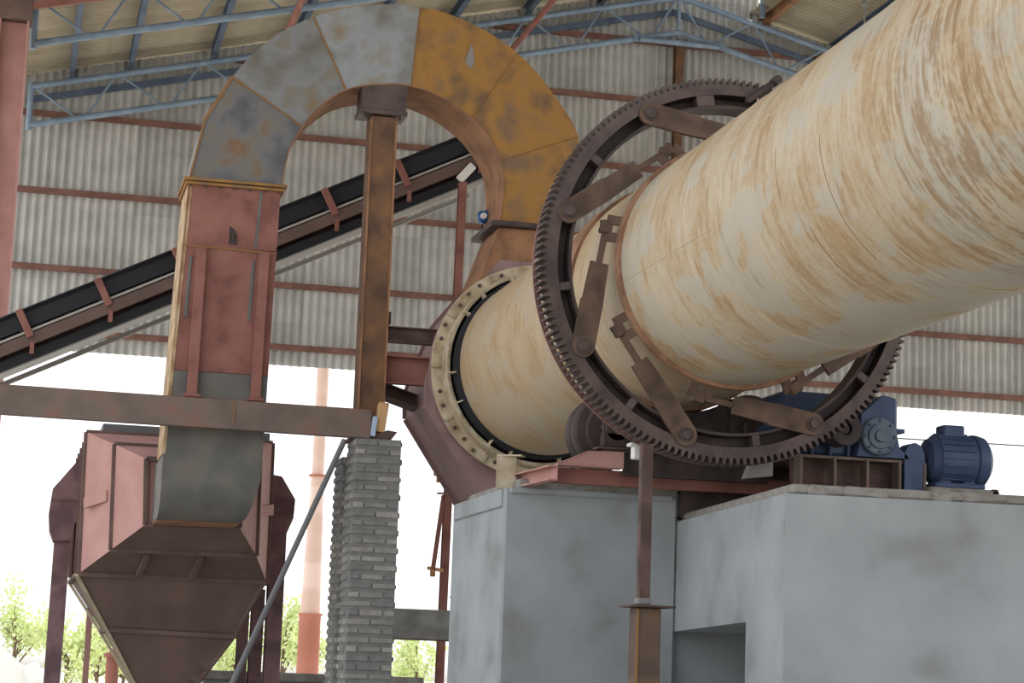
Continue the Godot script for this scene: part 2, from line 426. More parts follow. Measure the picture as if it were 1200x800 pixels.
func build_kiln():
	var t := thing("rotary_kiln", "huge cream and rust stained rotary kiln drum with a dark girth gear round it", "kiln")
	# shell, with its own texture coordinates
	var mb := MB.new()
	var n := 96
	var zs := [-21.12, -6.0]
	for i in n:
		var a0 := TAU * i / n; var a1 := TAU * (i + 1) / n
		var n0 := Vector3(cos(a0), sin(a0), 0); var n1 := Vector3(cos(a1), sin(a1), 0)
		var o := Vector3(KX, KY, 0)
		var steps := 14
		for k in steps:
			var z0: float = lerpf(zs[0], zs[1], float(k) / steps); var z1: float = lerpf(zs[0], zs[1], float(k + 1) / steps)
			var v0 := (-6.0 - z0) / 15.5; var v1 := (-6.0 - z1) / 15.5
			var u0 := float(i) / n; var u1 := float(i + 1) / n
			var A := o + n0 * 0.898 + Vector3(0, 0, z0); var B := o + n1 * 0.898 + Vector3(0, 0, z0)
			var C := o + n1 * 0.898 + Vector3(0, 0, z1); var D := o + n0 * 0.898 + Vector3(0, 0, z1)
			mb.v(A, n0, Vector2(u0, v0)); mb.v(C, n1, Vector2(u1, v1)); mb.v(B, n1, Vector2(u1, v0))
			mb.v(A, n0, Vector2(u0, v0)); mb.v(D, n0, Vector2(u0, v1)); mb.v(C, n1, Vector2(u1, v1))
	obj("shell", mb, M.kiln, t)
	mb = MB.new()
	mb.lathe([Vector2(0.86, -6.0), Vector2(0.86, -21.12)], Vector3(KX, KY, 0), kaxis(), 48)
	mb.lathe([Vector2(0.898, -6.0), Vector2(0.86, -6.0)], Vector3(KX, KY, 0), kaxis(), 48)
	obj("lining", mb, M.rust_brown, t)
	# weld seams round and along the shell
	for z in [-12.8, -10.6, -9.88]:
		mb = MB.new()
		mb.lathe([Vector2(0.8975, z - 0.009), Vector2(0.901, z - 0.003), Vector2(0.901, z + 0.003), Vector2(0.8975, z + 0.009)], Vector3(KX, KY, 0), kaxis(), 96)
		obj("weld_bead", mb, M.weld_pale, t)
	for q in [[-168.0, -14.8, -12.8], [158.0, -12.8, -10.6], [163.0, -10.6, -8.0], [-172.0, -20.9, -17.5]]:
		mb = MB.new(); mb.bar(kp(0.897, q[0], q[1]), kp(0.897, q[0], q[2]), 0.008, 0.008, kp(1, q[0], 0) - Vector3(KX, KY, 0), 0.003)
		obj("weld_bead", mb, M.weld_pale, t)
	for q in [[-10.9, -178.0, -128.0], [-11.6, 176.0, 196.0], [-11.35, -150.0, -120.0]]:
		mb = MB.new()
		mb.lathe([Vector2(0.8975, q[0] - 0.006), Vector2(0.8995, q[0]), Vector2(0.8975, q[0] + 0.006)], Vector3(KX, KY, 0), kaxis(), 30, deg_to_rad(q[1]), deg_to_rad(q[2]))
		obj("scale_crack", mb, M.weld, t)
	# stiffening band that carries the spring plates
	mb = MB.new()
	mb.lathe([Vector2(0.89, -14.93), Vector2(0.925, -14.93), Vector2(0.93, -14.92), Vector2(0.93, -14.85), Vector2(0.925, -14.84), Vector2(0.89, -14.84)], Vector3(KX, KY, 0), Basis(Vector3(1, 0, 0), Vector3(0, 0, 1), Vector3(0, 1, 0)), 96)
	obj("stiffening_band", mb, M.rust_band, t)
	# riding ring on the rollers
	mb = MB.new()
	mb.lathe([Vector2(0.89, -16.65), Vector2(0.925, -16.65), Vector2(0.93, -16.64), Vector2(0.93, -16.27), Vector2(0.925, -16.26), Vector2(0.89, -16.26)], Vector3(KX, KY, 0), kaxis(), 120)
	var ring := obj("riding_ring", mb, M.rust_band, t)
	build_gear(t)

func build_gear(t: Node3D):
	var o := Vector3(KX, KY, 0)
	var zf := -14.98; var zb := -15.2
	var N := 168
	# toothed rim
	var mb := MB.new()
	var prof := []
	for i in N:
		for q in [[0.0, 1.424], [0.3, 1.43], [0.46, 1.474], [0.72, 1.474], [0.88, 1.43]]:
			var a: float = TAU * (i + q[0]) / N
			prof.append(Vector2(cos(a), sin(a)) * (q[1] as float))
	var m := prof.size()
	for i in m:
		var p: Vector2 = prof[i]; var q: Vector2 = prof[(i + 1) % m]
		mb.quad(o + Vector3(p.x, p.y, zf), o + Vector3(p.x, p.y, zb), o + Vector3(q.x, q.y, zb), o + Vector3(q.x, q.y, zf))
		var pi_ := p.normalized() * 1.345; var qi := q.normalized() * 1.345
		mb.quad(o + Vector3(pi_.x, pi_.y, zf), o + Vector3(p.x, p.y, zf), o + Vector3(q.x, q.y, zf), o + Vector3(qi.x, qi.y, zf))
		mb.quad(o + Vector3(q.x, q.y, zb), o + Vector3(p.x, p.y, zb), o + Vector3(pi_.x, pi_.y, zb), o + Vector3(qi.x, qi.y, zb))
	var g := obj("girth_gear", mb, M.gear_face, t)
	g.set_meta("label", "dark toothed girth gear ring round the kiln")
	# rim underside, web and inner flange
	mb = MB.new()
	mb.lathe([Vector2(1.345, zf), Vector2(1.345, zb)], o, kaxis(), 144)
	mb.lathe([Vector2(1.345, zf - 0.15), Vector2(1.262, zf - 0.15)], o, kaxis(), 144)
	mb.lathe([Vector2(1.262, zb + 0.05), Vector2(1.345, zb + 0.05)], o, kaxis(), 144)
	obj("gear_web", mb, M.gear, g)
	mb = MB.new()
	mb.lathe([Vector2(1.24, zb), Vector2(1.262, zb), Vector2(1.262, zf), Vector2(1.24, zf), Vector2(1.24, zb)], o, kaxis(), 144)
	obj("inner_flange", mb, M.gear, g)
	mb = MB.new()
	mb.lathe([Vector2(1.41, -15.33), Vector2(1.452, -15.33), Vector2(1.452, -15.31), Vector2(1.41, -15.31), Vector2(1.41, -15.33)], o, kaxis(), 120)
	for k in 16: mb.bar(kp(1.4, k * 22.5, zb + 0.02), kp(1.43, k * 22.5, -15.32), 0.04, 0.03)
	obj("back_ring", mb, M.ring_steel, g)
	for k in 8:
		var a := 100.0 + k * 45.0
		mb = MB.new()
		var c := kp(1.303, a, zf - 0.06)
		var d := Vector3(cos(deg_to_rad(a)), sin(deg_to_rad(a)), 0)
		mb.box(c, Vector3(0.14 if k == 0 else 0.06, 0.084, 0.118), Basis(Vector3(-d.y, d.x, 0), d, Vector3(0, 0, 1)), 0.004)
		obj("gear_rib", mb, M.gear_face, g)
	# eight spring plates hung from pins in the gear, clamped to brackets on the band
	for k in 8:
		var a := 120.5 + 45.0 * k
		var pin := kp(1.315, a, -14.985)
		var end := kp(1.01, a - 43.5, -14.985)
		var dir := (end - pin).normalized()
		var side := Vector3(-dir.y, dir.x, 0)
		var b := Basis(side, dir, side.cross(dir))
		var p := MB.new()
		var L := 0.64
		var poly := PackedVector2Array()
		for j in 9:
			var th := PI + PI * j / 8
			poly.append(Vector2(cos(th) * 0.085, sin(th) * 0.085))
		poly.append(Vector2(0.085, L * 0.55)); poly.append(Vector2(0.075, L * 0.56)); poly.append(Vector2(0.068, L)); poly.append(Vector2(-0.068, L)); poly.append(Vector2(-0.085, L * 0.5))
		var pts := PackedVector2Array()
		for q in poly: pts.append(Vector2((side * q.x + dir * q.y).x, (side * q.x + dir * q.y).y) + Vector2(pin.x, pin.y))
		p.prism(Array(pts), -14.995, -14.955)
		var sp := obj("spring_plate", p, M.spring, t)
		p = MB.new(); p.bar(pin + dir * (L - 0.04), end + dir * 0.03, 0.045, 0.036, Vector3(0, 0, 1), 0.004)
		obj("plate_tongue", p, M.spring, sp)
		p = MB.new(); p.lathe([Vector2(0.04, 0.0), Vector2(0.04, 0.038), Vector2(0.034, 0.045), Vector2(0, 0.045)], pin + Vector3(0, 0, 0.02), kaxis(), 14)
		p.lathe([Vector2(0.055, 0.005), Vector2(0.055, 0.022), Vector2(0.035, 0.022)], pin + Vector3(0, 0, 0.02), kaxis(), 18)
		obj("pin", p, M.gear_face, sp)
		# bracket: clamp block on the tongue and two lugs down to the band
		p = MB.new(); p.bar(end - dir * 0.035, end + dir * 0.06, 0.085, 0.075, Vector3(0, 0, 1), 0.006)
		var rad := (Vector3(end.x, end.y, 0) - Vector3(KX, KY, 0)).normalized()
		for s in [-0.055, 0.075]:
			var top: Vector3 = end + dir * s
			p.bar(top, top - rad * 0.1 + Vector3(0, 0, 0.06), 0.028, 0.07, dir)
		obj("bracket", p, M.spring, sp)
		p = MB.new()
		for s in [-0.02, 0.045]: p.hexbolt(end + dir * s + rad * 0.035, rad, 0.014, 0.016)
		obj("clamp_bolt", p, M.gear, sp)

# ------------------------------------------------------------------ hood and seal at the far end
func build_hood():
	var t := thing("feed_hood", "purplish steel hood with a bolted cream seal ring at the far kiln end", "hood")
	var mb := MB.new()
	var pl := [Vector2(4.75, 5.83), Vector2(4.27, 5.22), Vector2(4.02, 4.51), Vector2(4.03, 4.24), Vector2(4.74, 3.19), Vector2(4.95, 2.85), Vector2(5.35, 2.85), Vector2(5.55, 3.19), Vector2(6.26, 4.24), Vector2(6.26, 4.51), Vector2(6.0, 5.22), Vector2(5.53, 5.83)]
	mb.prism(pl, -21.2, -22.3)
	obj("hood_box", mb, M.hood, t)
	mb = MB.new()
	var edge := pl.duplicate(); edge.append(pl[0])
	for i in edge.size() - 1: mb.bar(Vector3(edge[i].x, edge[i].y, -22.28), Vector3(edge[i + 1].x, edge[i + 1].y, -22.28), 0.07, 0.02, Vector3(0, 0, 1))
	obj("edge_flange", mb, M.hood, t)
	# neck up to the gooseneck duct
	mb = MB.new()
	mb.loft([Vector3(4.73, 6.17, -21.2), Vector3(5.34, 6.17, -21.2), Vector3(5.34, 6.17, -22.0), Vector3(4.73, 6.17, -22.0)], [Vector3(4.52, 5.5, -21.22), Vector3(5.7, 5.5, -21.22), Vector3(5.7, 5.5, -22.2), Vector3(4.52, 5.5, -22.2)])
	obj("neck", mb, M.rust_brown, t)
	mb = MB.new()
	mb.box(Vector3(5.03, 6.2, -21.6), Vector3(0.8, 0.055, 1.0), Basis(), 0.006)
	obj("neck_flange", mb, M.gear, t)
	# seal ring of twelve bolted segments
	var o := Vector3(KX, KY, 0)
	for k in 12:
		var a0 := deg_to_rad(-(91.0 + k * 30.0)); var a1 := deg_to_rad(-(91.0 + k * 30.0 + 29.4))
		mb = MB.new()
		mb.lathe([Vector2(0.96, -21.035), Vector2(1.1, -21.035), Vector2(1.1, -21.005), Vector2(1.095, -21.0), Vector2(0.96, -21.0), Vector2(0.96, -21.035)], o, Basis(Vector3(1, 0, 0), Vector3(0, 0, 1), Vector3(0, -1, 0)), 8, a0, a1)
		var seg := obj("seal_segment", mb, M.cream, t)
		mb = MB.new()
		for d in [6.0, 14.0, 22.0]:
			if (k + int(d)) % 5 == 4: continue
			mb.hexbolt(kp(1.05 + 0.012 * sin(d + k), 91.0 + k * 30.0 + d, -21.0), Vector3(0, 0, 1), 0.021, 0.02)
		obj("bolt", mb, M.gear_face, seg)
		mb = MB.new()
		var aa := 91.0 + k * 30.0
		mb.bar(kp(1.01, aa, -20.985), kp(1.1, aa, -20.985), 0.016, 0.05, Vector3(0, 0, 1), 0.003)
		obj("joint_strip", mb, M.cream, seg)
	mb = MB.new()
	mb.lathe([Vector2(1.09, -21.2), Vector2(1.09, -21.035)], o, kaxis(), 64)
	obj("ring_backing", mb, M.hood, t)
	mb = MB.new()
	mb.lathe([Vector2(0.995, -21.0), Vector2(0.995, -20.76), Vector2(0.988, -20.75), Vector2(0.962, -20.75), Vector2(0.956, -20.757), Vector2(0.956, -21.1)], o, kaxis(), 96)
	obj("seal_lip", mb, M.cream, t)
	mb = MB.new()
	mb.lathe([Vector2(0.96, -20.95), Vector2(0.9, -20.95)], o, kaxis(), 64)  # near-black disc across the gap, the shade of its depth as colour
	obj("gap_shade", mb, M.dark_hole, t)
	mb = MB.new()
	mb.lathe([Vector2(0.9, -20.95), Vector2(0.928, -20.95), Vector2(0.928, -20.58), Vector2(0.9, -20.56)], o, kaxis(), 72)  # near-black ring round the shell just inside the lip
	obj("dark_ring", mb, M.dark_hole, t)
	for a in [113.0, 134.0, 149.0, 187.0, 205.0, 236.0, 250.0, 281.0, 300.0, 334.0, 15.0, 48.0, 80.0]:
		mb = MB.new(); mb.bar(kp(0.9, a, -20.66), kp(0.97, a, -20.7), 0.014, 0.12, Vector3(0, 0, 1))
		obj("spacer_fin", mb, M.cream, t)
	# brackets tying the hood to the duct column
	mb = MB.new(); mb.section(Vector3(3.62, 4.99, -21.35), Vector3(4.25, 4.99, -21.35), ibeam(0.16, 0.14, 0.014, 0.012)); obj("stay_beam", mb, M.beam_dark, t)
	mb = MB.new(); mb.section(Vector3(3.62, 4.62, -21.3), Vector3(4.1, 4.62, -21.3), channel(0.29, 0.12, 0.014, 1.0)); obj("stay_beam", mb, M.red_oxide, t)
	mb = MB.new(); mb.section(Vector3(3.64, 4.43, -21.55), Vector3(4.08, 4.33, -21.75), ibeam(0.14, 0.2, 0.014, 0.012)); obj("stay_beam", mb, M.beam_dark, t)

# ------------------------------------------------------------------ gooseneck duct
func build_duct():
	var t := thing("gooseneck_duct", "big square gooseneck gas duct, grey then orange rust, arching from hood to dust collector", "duct")
	var outer := [Vector2(1.52, 6.40), Vector2(1.64, 7.03), Vector2(1.89, 7.50), Vector2(2.24, 7.92), Vector2(2.69, 8.22), Vector2(3.22, 8.40), Vector2(3.80, 8.45), Vector2(4.35, 8.33), Vector2(4.86, 8.06), Vector2(5.25, 7.67), Vector2(5.55, 7.22), Vector2(5.50, 6.8), Vector2(5.36, 6.23)]
	var inner := [Vector2(2.45, 6.39), Vector2(2.50, 6.75), Vector2(2.63, 7.05), Vector2(2.82, 7.30), Vector2(3.06, 7.48), Vector2(3.38, 7.57), Vector2(3.74, 7.59), Vector2(4.08, 7.50), Vector2(4.40, 7.31), Vector2(4.60, 7.10), Vector2(4.72, 6.88), Vector2(4.76, 6.6), Vector2(4.74, 6.23)]
	var zf := -21.2; var zb := -22.0
	var mats := [M.plate_dark, M.plate_grey, M.plate_light, M.rust, M.rust, M.rust]
	for s in 6:
		# refine the polygon edges with a spline so that the plates curve
		var pl := []
		for arr in [outer, inner]:
			var seg := []
			for k in 9:
				var u := s * 2 + k * 0.25
				var i := mini(int(u), 11)
				var p0: Vector2 = arr[maxi(i - 1, 0)]; var p1: Vector2 = arr[i]; var p2: Vector2 = arr[i + 1]; var p3: Vector2 = arr[mini(i + 2, 12)]
				seg.append(p1.cubic_interpolate(p2, p0, p3, u - i))
			if arr == inner: seg.reverse()
			pl += seg
		var mb := MB.new()
		mb.prism(pl, zf, zb)
		obj("bend_segment", mb, mats[s], t)
		# soffit plate along the inside of the bend
		mb = MB.new()
		for k in 8:
			var a: Vector2 = pl[9 + k]; var b: Vector2 = pl[10 + k]
			mb.bar(Vector3(a.x, a.y - 0.004, (zf + zb) / 2), Vector3(b.x, b.y - 0.004, (zf + zb) / 2), 0.012, 0.83, Vector3(0, 0, 1))
		obj("soffit_plate", mb, M.rust_brown, t)
		if s > 0:
			mb = MB.new()
			var a: Vector2 = outer[s * 2]; var b: Vector2 = inner[s * 2]
			mb.bar(Vector3(a.x, a.y, zf + 0.002), Vector3(b.x, b.y, zf + 0.002), 0.018 if s < 3 else 0.01, 0.02, Vector3(0, 0, 1), 0.004)
			obj("weld_seam", mb, M.weld if s < 4 else M.rust, t)
	var mb := MB.new()
	for k in 2: mb.bar(Vector3(outer[k].x, outer[k].y, zf), Vector3(outer[k + 1].x, outer[k + 1].y, zf), 0.02, 0.03)
	obj("edge_strip", mb, M.weld, t)
	# flange between bend and vertical leg
	mb = MB.new()
	mb.box(Vector3(1.985, 6.40, -21.6), Vector3(1.04, 0.03, 0.92), Basis(), 0.004)
	mb.box(Vector3(1.985, 6.362, -21.6), Vector3(1.0, 0.03, 0.88), Basis(), 0.004)
	obj("flange", mb, M.rust, t)
	mb = MB.new()
	for i in 7:
		mb.hexbolt(Vector3(1.53 + i * 0.15, 6.345, -21.17), Vector3.DOWN, 0.012, 0.02)
	obj("flange_bolt", mb, M.gear, t)
	# leg: two red panels, a sooty lower part and the elbow into the collector
	var lx := func(y): return lerpf(1.43, 1.525, (y - 3.6) / 2.78)
	var rx := func(y): return lerpf(2.405, 2.445, (y - 3.6) / 2.78)
	var bands := [[6.35, 5.73, M.red_oxide], [5.72, 4.46, M.red_oxide], [4.455, 3.6, M.plate_soot]]
	for b in bands:
		var y1: float = b[0]; var y0: float = b[1]
		mb = MB.new()
		var q := func(y): return [Vector3(lx.call(y), y, zf), Vector3(rx.call(y), y, zf), Vector3(rx.call(y), y, zb), Vector3(lx.call(y), y, zb)]
		mb.loft(q.call(y1), q.call(y0))
		obj("leg_panel", mb, b[2], t)
	mb = MB.new(); mb.bar(Vector3(1.5, 5.725, zf), Vector3(2.44, 5.71, zf), 0.02, 0.02); obj("weld_seam", mb, M.weld, t)
	mb = MB.new(); mb.bar(Vector3(2.25, 6.33, zf), Vector3(2.22, 5.74, zf), 0.03, 0.008, Vector3(0, 0, 1)); obj("weld_seam", mb, M.plate_soot, t)
	mb = MB.new(); mb.bar(Vector3(1.545, 6.34, zf), Vector3(1.435, 3.62, zf), 0.022, 0.012, Vector3(0, 0, 1)); obj("corner_bead", mb, M.cream_rust, t)
	mb = MB.new(); mb.bar(Vector3(1.515, 6.34, -21.6), Vector3(1.424, 3.62, -21.6), 0.012, 0.78, Vector3(0, 0, 1)); obj("side_plate", mb, M.cream_rust, t)
	# elbow: profile in Y and Z swept across, narrowing to the right
	mb = MB.new()
	var prof := []
	prof.append(Vector3(2.405, 3.6, -21.2)); prof.append(Vector3(2.395, 3.4, -21.2))
	for k in range(1, 11):
		var th := PI / 2 * k / 10
		prof.append(Vector3(2.395 - 0.14 * k / 10.0, 3.4 - 0.4 * sin(th), -21.2 - 0.4 * (1 - cos(th))))
	prof.append(Vector3(2.255, 3.0, -22.3))
	var nrm := []
	for k in prof.size():
		var d0: Vector3 = prof[mini(k + 1, prof.size() - 1)] - prof[maxi(k - 1, 0)]
		nrm.append(Vector3(0, d0.z, -d0.y).normalized())
	for k in prof.size() - 1:
		var a0: Vector3 = prof[k]; var a1: Vector3 = prof[k + 1]
		mb.quadn(Vector3(1.425, a0.y, a0.z), Vector3(1.425, a1.y, a1.z), a1, a0, nrm[k], nrm[k + 1], nrm[k + 1], nrm[k])
		mb.face([Vector3(1.425, a0.y, a0.z), Vector3(1.425, a1.y, a1.z), Vector3(1.425, 3.6, -22.3)], Vector3(1.9, 3.4, -21.8))
		mb.face([a0, a1, Vector3(2.3, 3.6, -22.3)], Vector3(1.9, 3.4, -21.8))
	mb.face([Vector3(1.425, 3.6, -21.99), Vector3(2.405, 3.6, -21.99), Vector3(2.3, 3.6, -22.3), Vector3(1.425, 3.6, -22.3)], Vector3(1.9, 3.2, -22))
	obj("elbow", mb, M.plate_soot, t)
	mb = MB.new(); mb.bar(Vector3(1.425, 3.0, -21.95), Vector3(2.26, 3.0, -21.95), 0.6, 0.03, Vector3.UP, 0.006); obj("elbow_lip", mb, M.rust_brown, t)
	# angle stiffeners standing on the cross beam
	for x in [1.665, 2.295]:
		mb = MB.new(); mb.section(Vector3(x - 0.05, 4.2, -21.19), Vector3(x - 0.035, 5.7, -21.19), angle(0.1, 0.012), Vector3(0, 0, -1))
		mb.bar(Vector3(x, 4.2, -21.14), Vector3(x + 0.015, 5.7, -21.14), 0.1, 0.05, Vector3(0, 0, 1), 0.004)
		var s := obj("stiffener", mb, M.red_oxide, t)
		mb = MB.new(); mb.box(Vector3(x, 4.2, -21.12), Vector3(0.17, 0.03, 0.12), Basis(), 0.004); obj("foot_plate", mb, M.red_oxide, s)
		mb = MB.new(); mb.bar(Vector3(x - 0.1, 5.0, zf + 0.004), Vector3(x - 0.085, 5.62, zf + 0.004), 0.035, 0.012, Vector3(0, 0, 1), 0.004); obj("weld_patch", mb, M.plate_soot, s)
	# lifting lug and its stain
	mb = MB.new(); mb.prism([Vector2(1.95, 5.77), Vector2(2.03, 5.77), Vector2(2.03, 5.86), Vector2(2.0, 5.92), Vector2(1.95, 5.95)], zf, zf + 0.012); mb.bar(Vector3(1.99, 5.8, zf + 0.01), Vector3(1.99, 5.88, zf + 0.01), 0.018, 0.07, Vector3(0, 0, 1), 0.004)
	obj("lifting_lug", mb, M.gear, t)
	mb = MB.new(); mb.prism([Vector2(4.30, 7.9), Vector2(4.36, 7.83), Vector2(4.40, 7.9), Vector2(4.385, 8.02), Vector2(4.36, 8.1), Vector2(4.33, 8.0)], zf, zf + 0.01); obj("patch_plate", mb, M.galv, t)

# ------------------------------------------------------------------ column, beam, piers
func build_supports():
	var t := thing("duct_column", "rusty box section column holding the arch of the gooseneck duct", "column")
	var mb := MB.new(); mb.box(Vector3(3.475, 5.56, -21.35), Vector3(0.28, 3.36, 0.28), Basis(), 0.01); obj("shaft", mb, M.column, t)
	mb = MB.new(); mb.bar(Vector3(3.345, 3.9, -21.205), Vector3(3.345, 7.2, -21.205), 0.02, 0.012, Vector3(0, 0, 1)); mb.bar(Vector3(3.605, 3.9, -21.205), Vector3(3.605, 7.2, -21.205), 0.02, 0.012, Vector3(0, 0, 1)); obj("seam_weld", mb, M.rust_brown, t)
	mb = MB.new(); mb.box(Vector3(3.46, 7.275, -21.34), Vector3(0.5, 0.05, 0.36), Basis(), 0.006); obj("head_plate", mb, M.gear_face, t)
	mb = MB.new(); mb.prism([Vector2(3.23, 7.29), Vector2(3.70, 7.29), Vector2(3.70, 7.585), Vector2(3.56, 7.6), Vector2(3.23, 7.545)], -21.19, -21.5); obj("saddle", mb, M.gear_face, t)
	mb = MB.new()
	for x in [3.28, 3.64]: mb.hexbolt(Vector3(x, 7.25, -21.22), Vector3.DOWN, 0.016, 0.035)
	obj("bolt", mb, M.gear, t)
	mb = MB.new(); mb.box(Vector3(3.63, 5.15, -21.35), Vector3(0.05, 0.13, 0.14), Basis(), 0.006); obj("cleat", mb, M.gear, t)
	mb = MB.new(); mb.box(Vector3(3.475, 3.875, -21.35), Vector3(0.42, 0.03, 0.4)); obj("base_plate", mb, M.hopper, t)

	t = thing("cross_beam", "long brown steel beam crossing in front of the gooseneck duct leg", "beam")
	mb = MB.new(); mb.section(Vector3(-1.8, 4.04, -21.02), Vector3(3.44, 4.01, -21.02), channel(0.28, 0.14, 0.014, -1.0)); obj("web_channel", mb, M.beam, t)
	mb = MB.new(); mb.bar(Vector3(2.07, 3.92, -20.945), Vector3(2.07, 4.14, -20.945), 0.012, 0.01, Vector3(0, 0, 1)); obj("splice_weld", mb, M.rust_brown, t)
	mb = MB.new(); mb.bar(Vector3(-1.8, 4.185, -21.0), Vector3(3.44, 4.155, -21.0), 0.02, 0.012); obj("top_edge", mb, M.rust_brown, t)

	t = thing("timber_shim", "short sawn timber block wedged between pier and column foot", "block")
	mb = MB.new(); mb.box(Vector3(3.555, 4.09, -21.03), Vector3(0.1, 0.3, 0.12), Basis(Vector3(0, 0, 1), -0.12), 0.008); obj("block", mb, M.timber, t)
	t = thing("packing_plate", "pale blue packing plate beside the timber block on the pier", "plate")
	mb = MB.new(); mb.box(Vector3(3.475, 3.99, -20.99), Vector3(0.05, 0.2, 0.1), Basis(Vector3(0, 0, 1), -0.1), 0.006); obj("plate", mb, M.pale_blue, t)
	t = thing("rubble_lump", "dark lump of mortar under the timber block on the pier", "rubble")
	mb = MB.new(); mb.prism([Vector2(3.44, 3.87), Vector2(3.66, 3.87), Vector2(3.72, 3.95), Vector2(3.62, 3.965), Vector2(3.54, 3.93), Vector2(3.47, 3.92)], -20.99, -21.12); obj("lump", mb, M.beam_dark, t)

	brick_pier(3.29, 3.765, -20.95, -21.43, 3.865, "rough grey brick pier under the end of the cross beam")
	brick_pier(3.34, 3.82, -22.1, -22.58, 3.78, "second grey brick pier mostly hidden behind the pier under the beam")

	t = thing("concrete_lintel", "grey concrete beam spanning from the brick pier to the plinth", "beam")
	mb = MB.new(); mb.box(Vector3(4.3, 2.07, -22.0), Vector3(1.3, 0.31, 0.3), Basis(), 0.015); obj("lintel", mb, M.concrete_dim, t)
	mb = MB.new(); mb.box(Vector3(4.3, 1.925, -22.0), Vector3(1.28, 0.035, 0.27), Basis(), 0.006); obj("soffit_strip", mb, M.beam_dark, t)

	t = thing("boundary_wall", "low grey block wall under the trees beyond the pier", "wall")
	mb = MB.new(); mb.box(Vector3(3.85, 0.7, -27.1), Vector3(2.75, 1.4, 0.22), Basis(), 0.01); obj("wall_body", mb, M.mortar, t)
	mb = MB.new(); mb.box(Vector3(3.85, 1.455, -27.1), Vector3(2.82, 0.11, 0.3), Basis(), 0.015); obj("coping", mb, M.concrete_dim, t)

	var pole := MB.new(); pole.tube(Vector3(3.13, 3.8, -20.6), Vector3(1.55, 0.0, -20.2), 0.028, 0.028, 10)
	tagged("leaning_pole", pole, M.galv_dark, "thin grey pole leaning against the brick pier", "pole")

	# slim red trestle leg with two sloping braces, and the rope beside it
	t = thing("trestle_leg", "slim red post standing under the conveyor head", "post")
	mb = MB.new(); mb.section(Vector3(4.97, 0.0, -24.6), Vector3(5.02, 7.42, -24.6), ibeam(0.1, 0.09, 0.01, 0.012), Vector3.BACK); obj("post", mb, M.red_oxide, t)
	for q in [[4.90, 4.25, 4.86, 3.86], [4.94, 3.64, 4.83, 2.76]]:
		mb = MB.new(); mb.bar(Vector3(q[0], q[1], -24.58), Vector3(q[2], q[3], -24.5), 0.05, 0.03, Vector3(0, 0, 1)); var br := obj("brace", mb, M.red_oxide, t)
		mb = MB.new(); mb.bar(Vector3(q[2] - 0.06, q[3] + 0.02, -24.5), Vector3(q[2] + 0.13, q[3] - 0.0, -24.56), 0.04, 0.04); mb.box(Vector3(q[2] - 0.0, q[3] - 0.04, -24.5), Vector3(0.06, 0.08, 0.05), Basis(), 0.008); obj("brace_foot", mb, M.timber, br)
	mb = MB.new(); mb.box(Vector3(4.93, 3.66, -24.56), Vector3(0.14, 0.02, 0.06)); obj("cleat", mb, M.red_oxide, t)
	var rope := MB.new()
	var a := Vector3(5.06, 2.45, -24.6); var b := Vector3(5.42, 2.98, -24.4)
	var pts := []
	for k in 9: pts.append(a.lerp(b, k / 8.0) - Vector3(0, 0.04 * sin(PI * k / 8.0), 0))
	rope.path(pts, 0.007, 6)
	tagged("rope", rope, M.galv_dark, "thin chain sagging between the red post and the plinth", "chain")

func brick_pier(x0: float, x1: float, zf: float, zb: float, top: float, label: String):
	var t := thing("brick_pier", label, "pier", "grey brick piers")
	var pitch := 0.0885
	var mb := MB.new(); mb.box(Vector3((x0 + x1) / 2, top / 2, (zf + zb) / 2), Vector3(x1 - x0 - 0.014, top, zf - zb - 0.014))
	obj("mortar_core", mb, M.mortar, t)
	var shapes := {}
	var W := x1 - x0; var D := zf - zb
	var lower := MB.new()
	for c in int(top / pitch):
		var y := top - (c + 0.5) * pitch
		var low := y < 1.3
		var spans := [[0.0, 0.5], [0.5, 1.0]] if c % 2 == 0 else [[0.0, 0.25], [0.25, 0.75], [0.75, 1.0]]
		for f in 3:                                        # front, left and right faces
			var len_: float = W if f == 0 else D
			for s in spans:
				if f > 0 and c % 2 == 1 and s[0] == 0.0: continue   # the front header turns the corner
				var l: float = (s[1] - s[0]) * len_ - 0.012
				var mid: float = (s[0] + s[1]) / 2
				var proud := rng.randf_range(-0.002, 0.006)
				var h := pitch - rng.randf_range(0.026, 0.042)
				var p := Vector3(x0 + mid * W, y, zf + proud - 0.03) if f == 0 else Vector3((x0 + 0.03 - proud) if f == 1 else (x1 - 0.03 + proud), y, zf - mid * D)
				var size := Vector3(l - rng.randf_range(0.0, 0.02), h, 0.075) if f == 0 else Vector3(0.075, h, l - rng.randf_range(0.0, 0.02))
				if low:
					lower.box(p, size, Basis(), 0.005)
					continue
				var key := "%d_%d_%d" % [f, int(round(l * 20)), rng.randi() % 3]
				if not shapes.has(key):
					var bm := MB.new(); bm.box(Vector3.ZERO, size, Basis(), 0.008); shapes[key] = bm.mesh()
				var o := put("brick", shapes[key], M.brick[rng.randi() % 4], t)
				o.position = p
				if rng.randf() < 0.4: o.material_override = M.mortar
				o.rotation.z = rng.randf_range(-0.01, 0.01)
	var lo := obj("lower_bricks", lower, M.brick[0], t); stuff(lo)

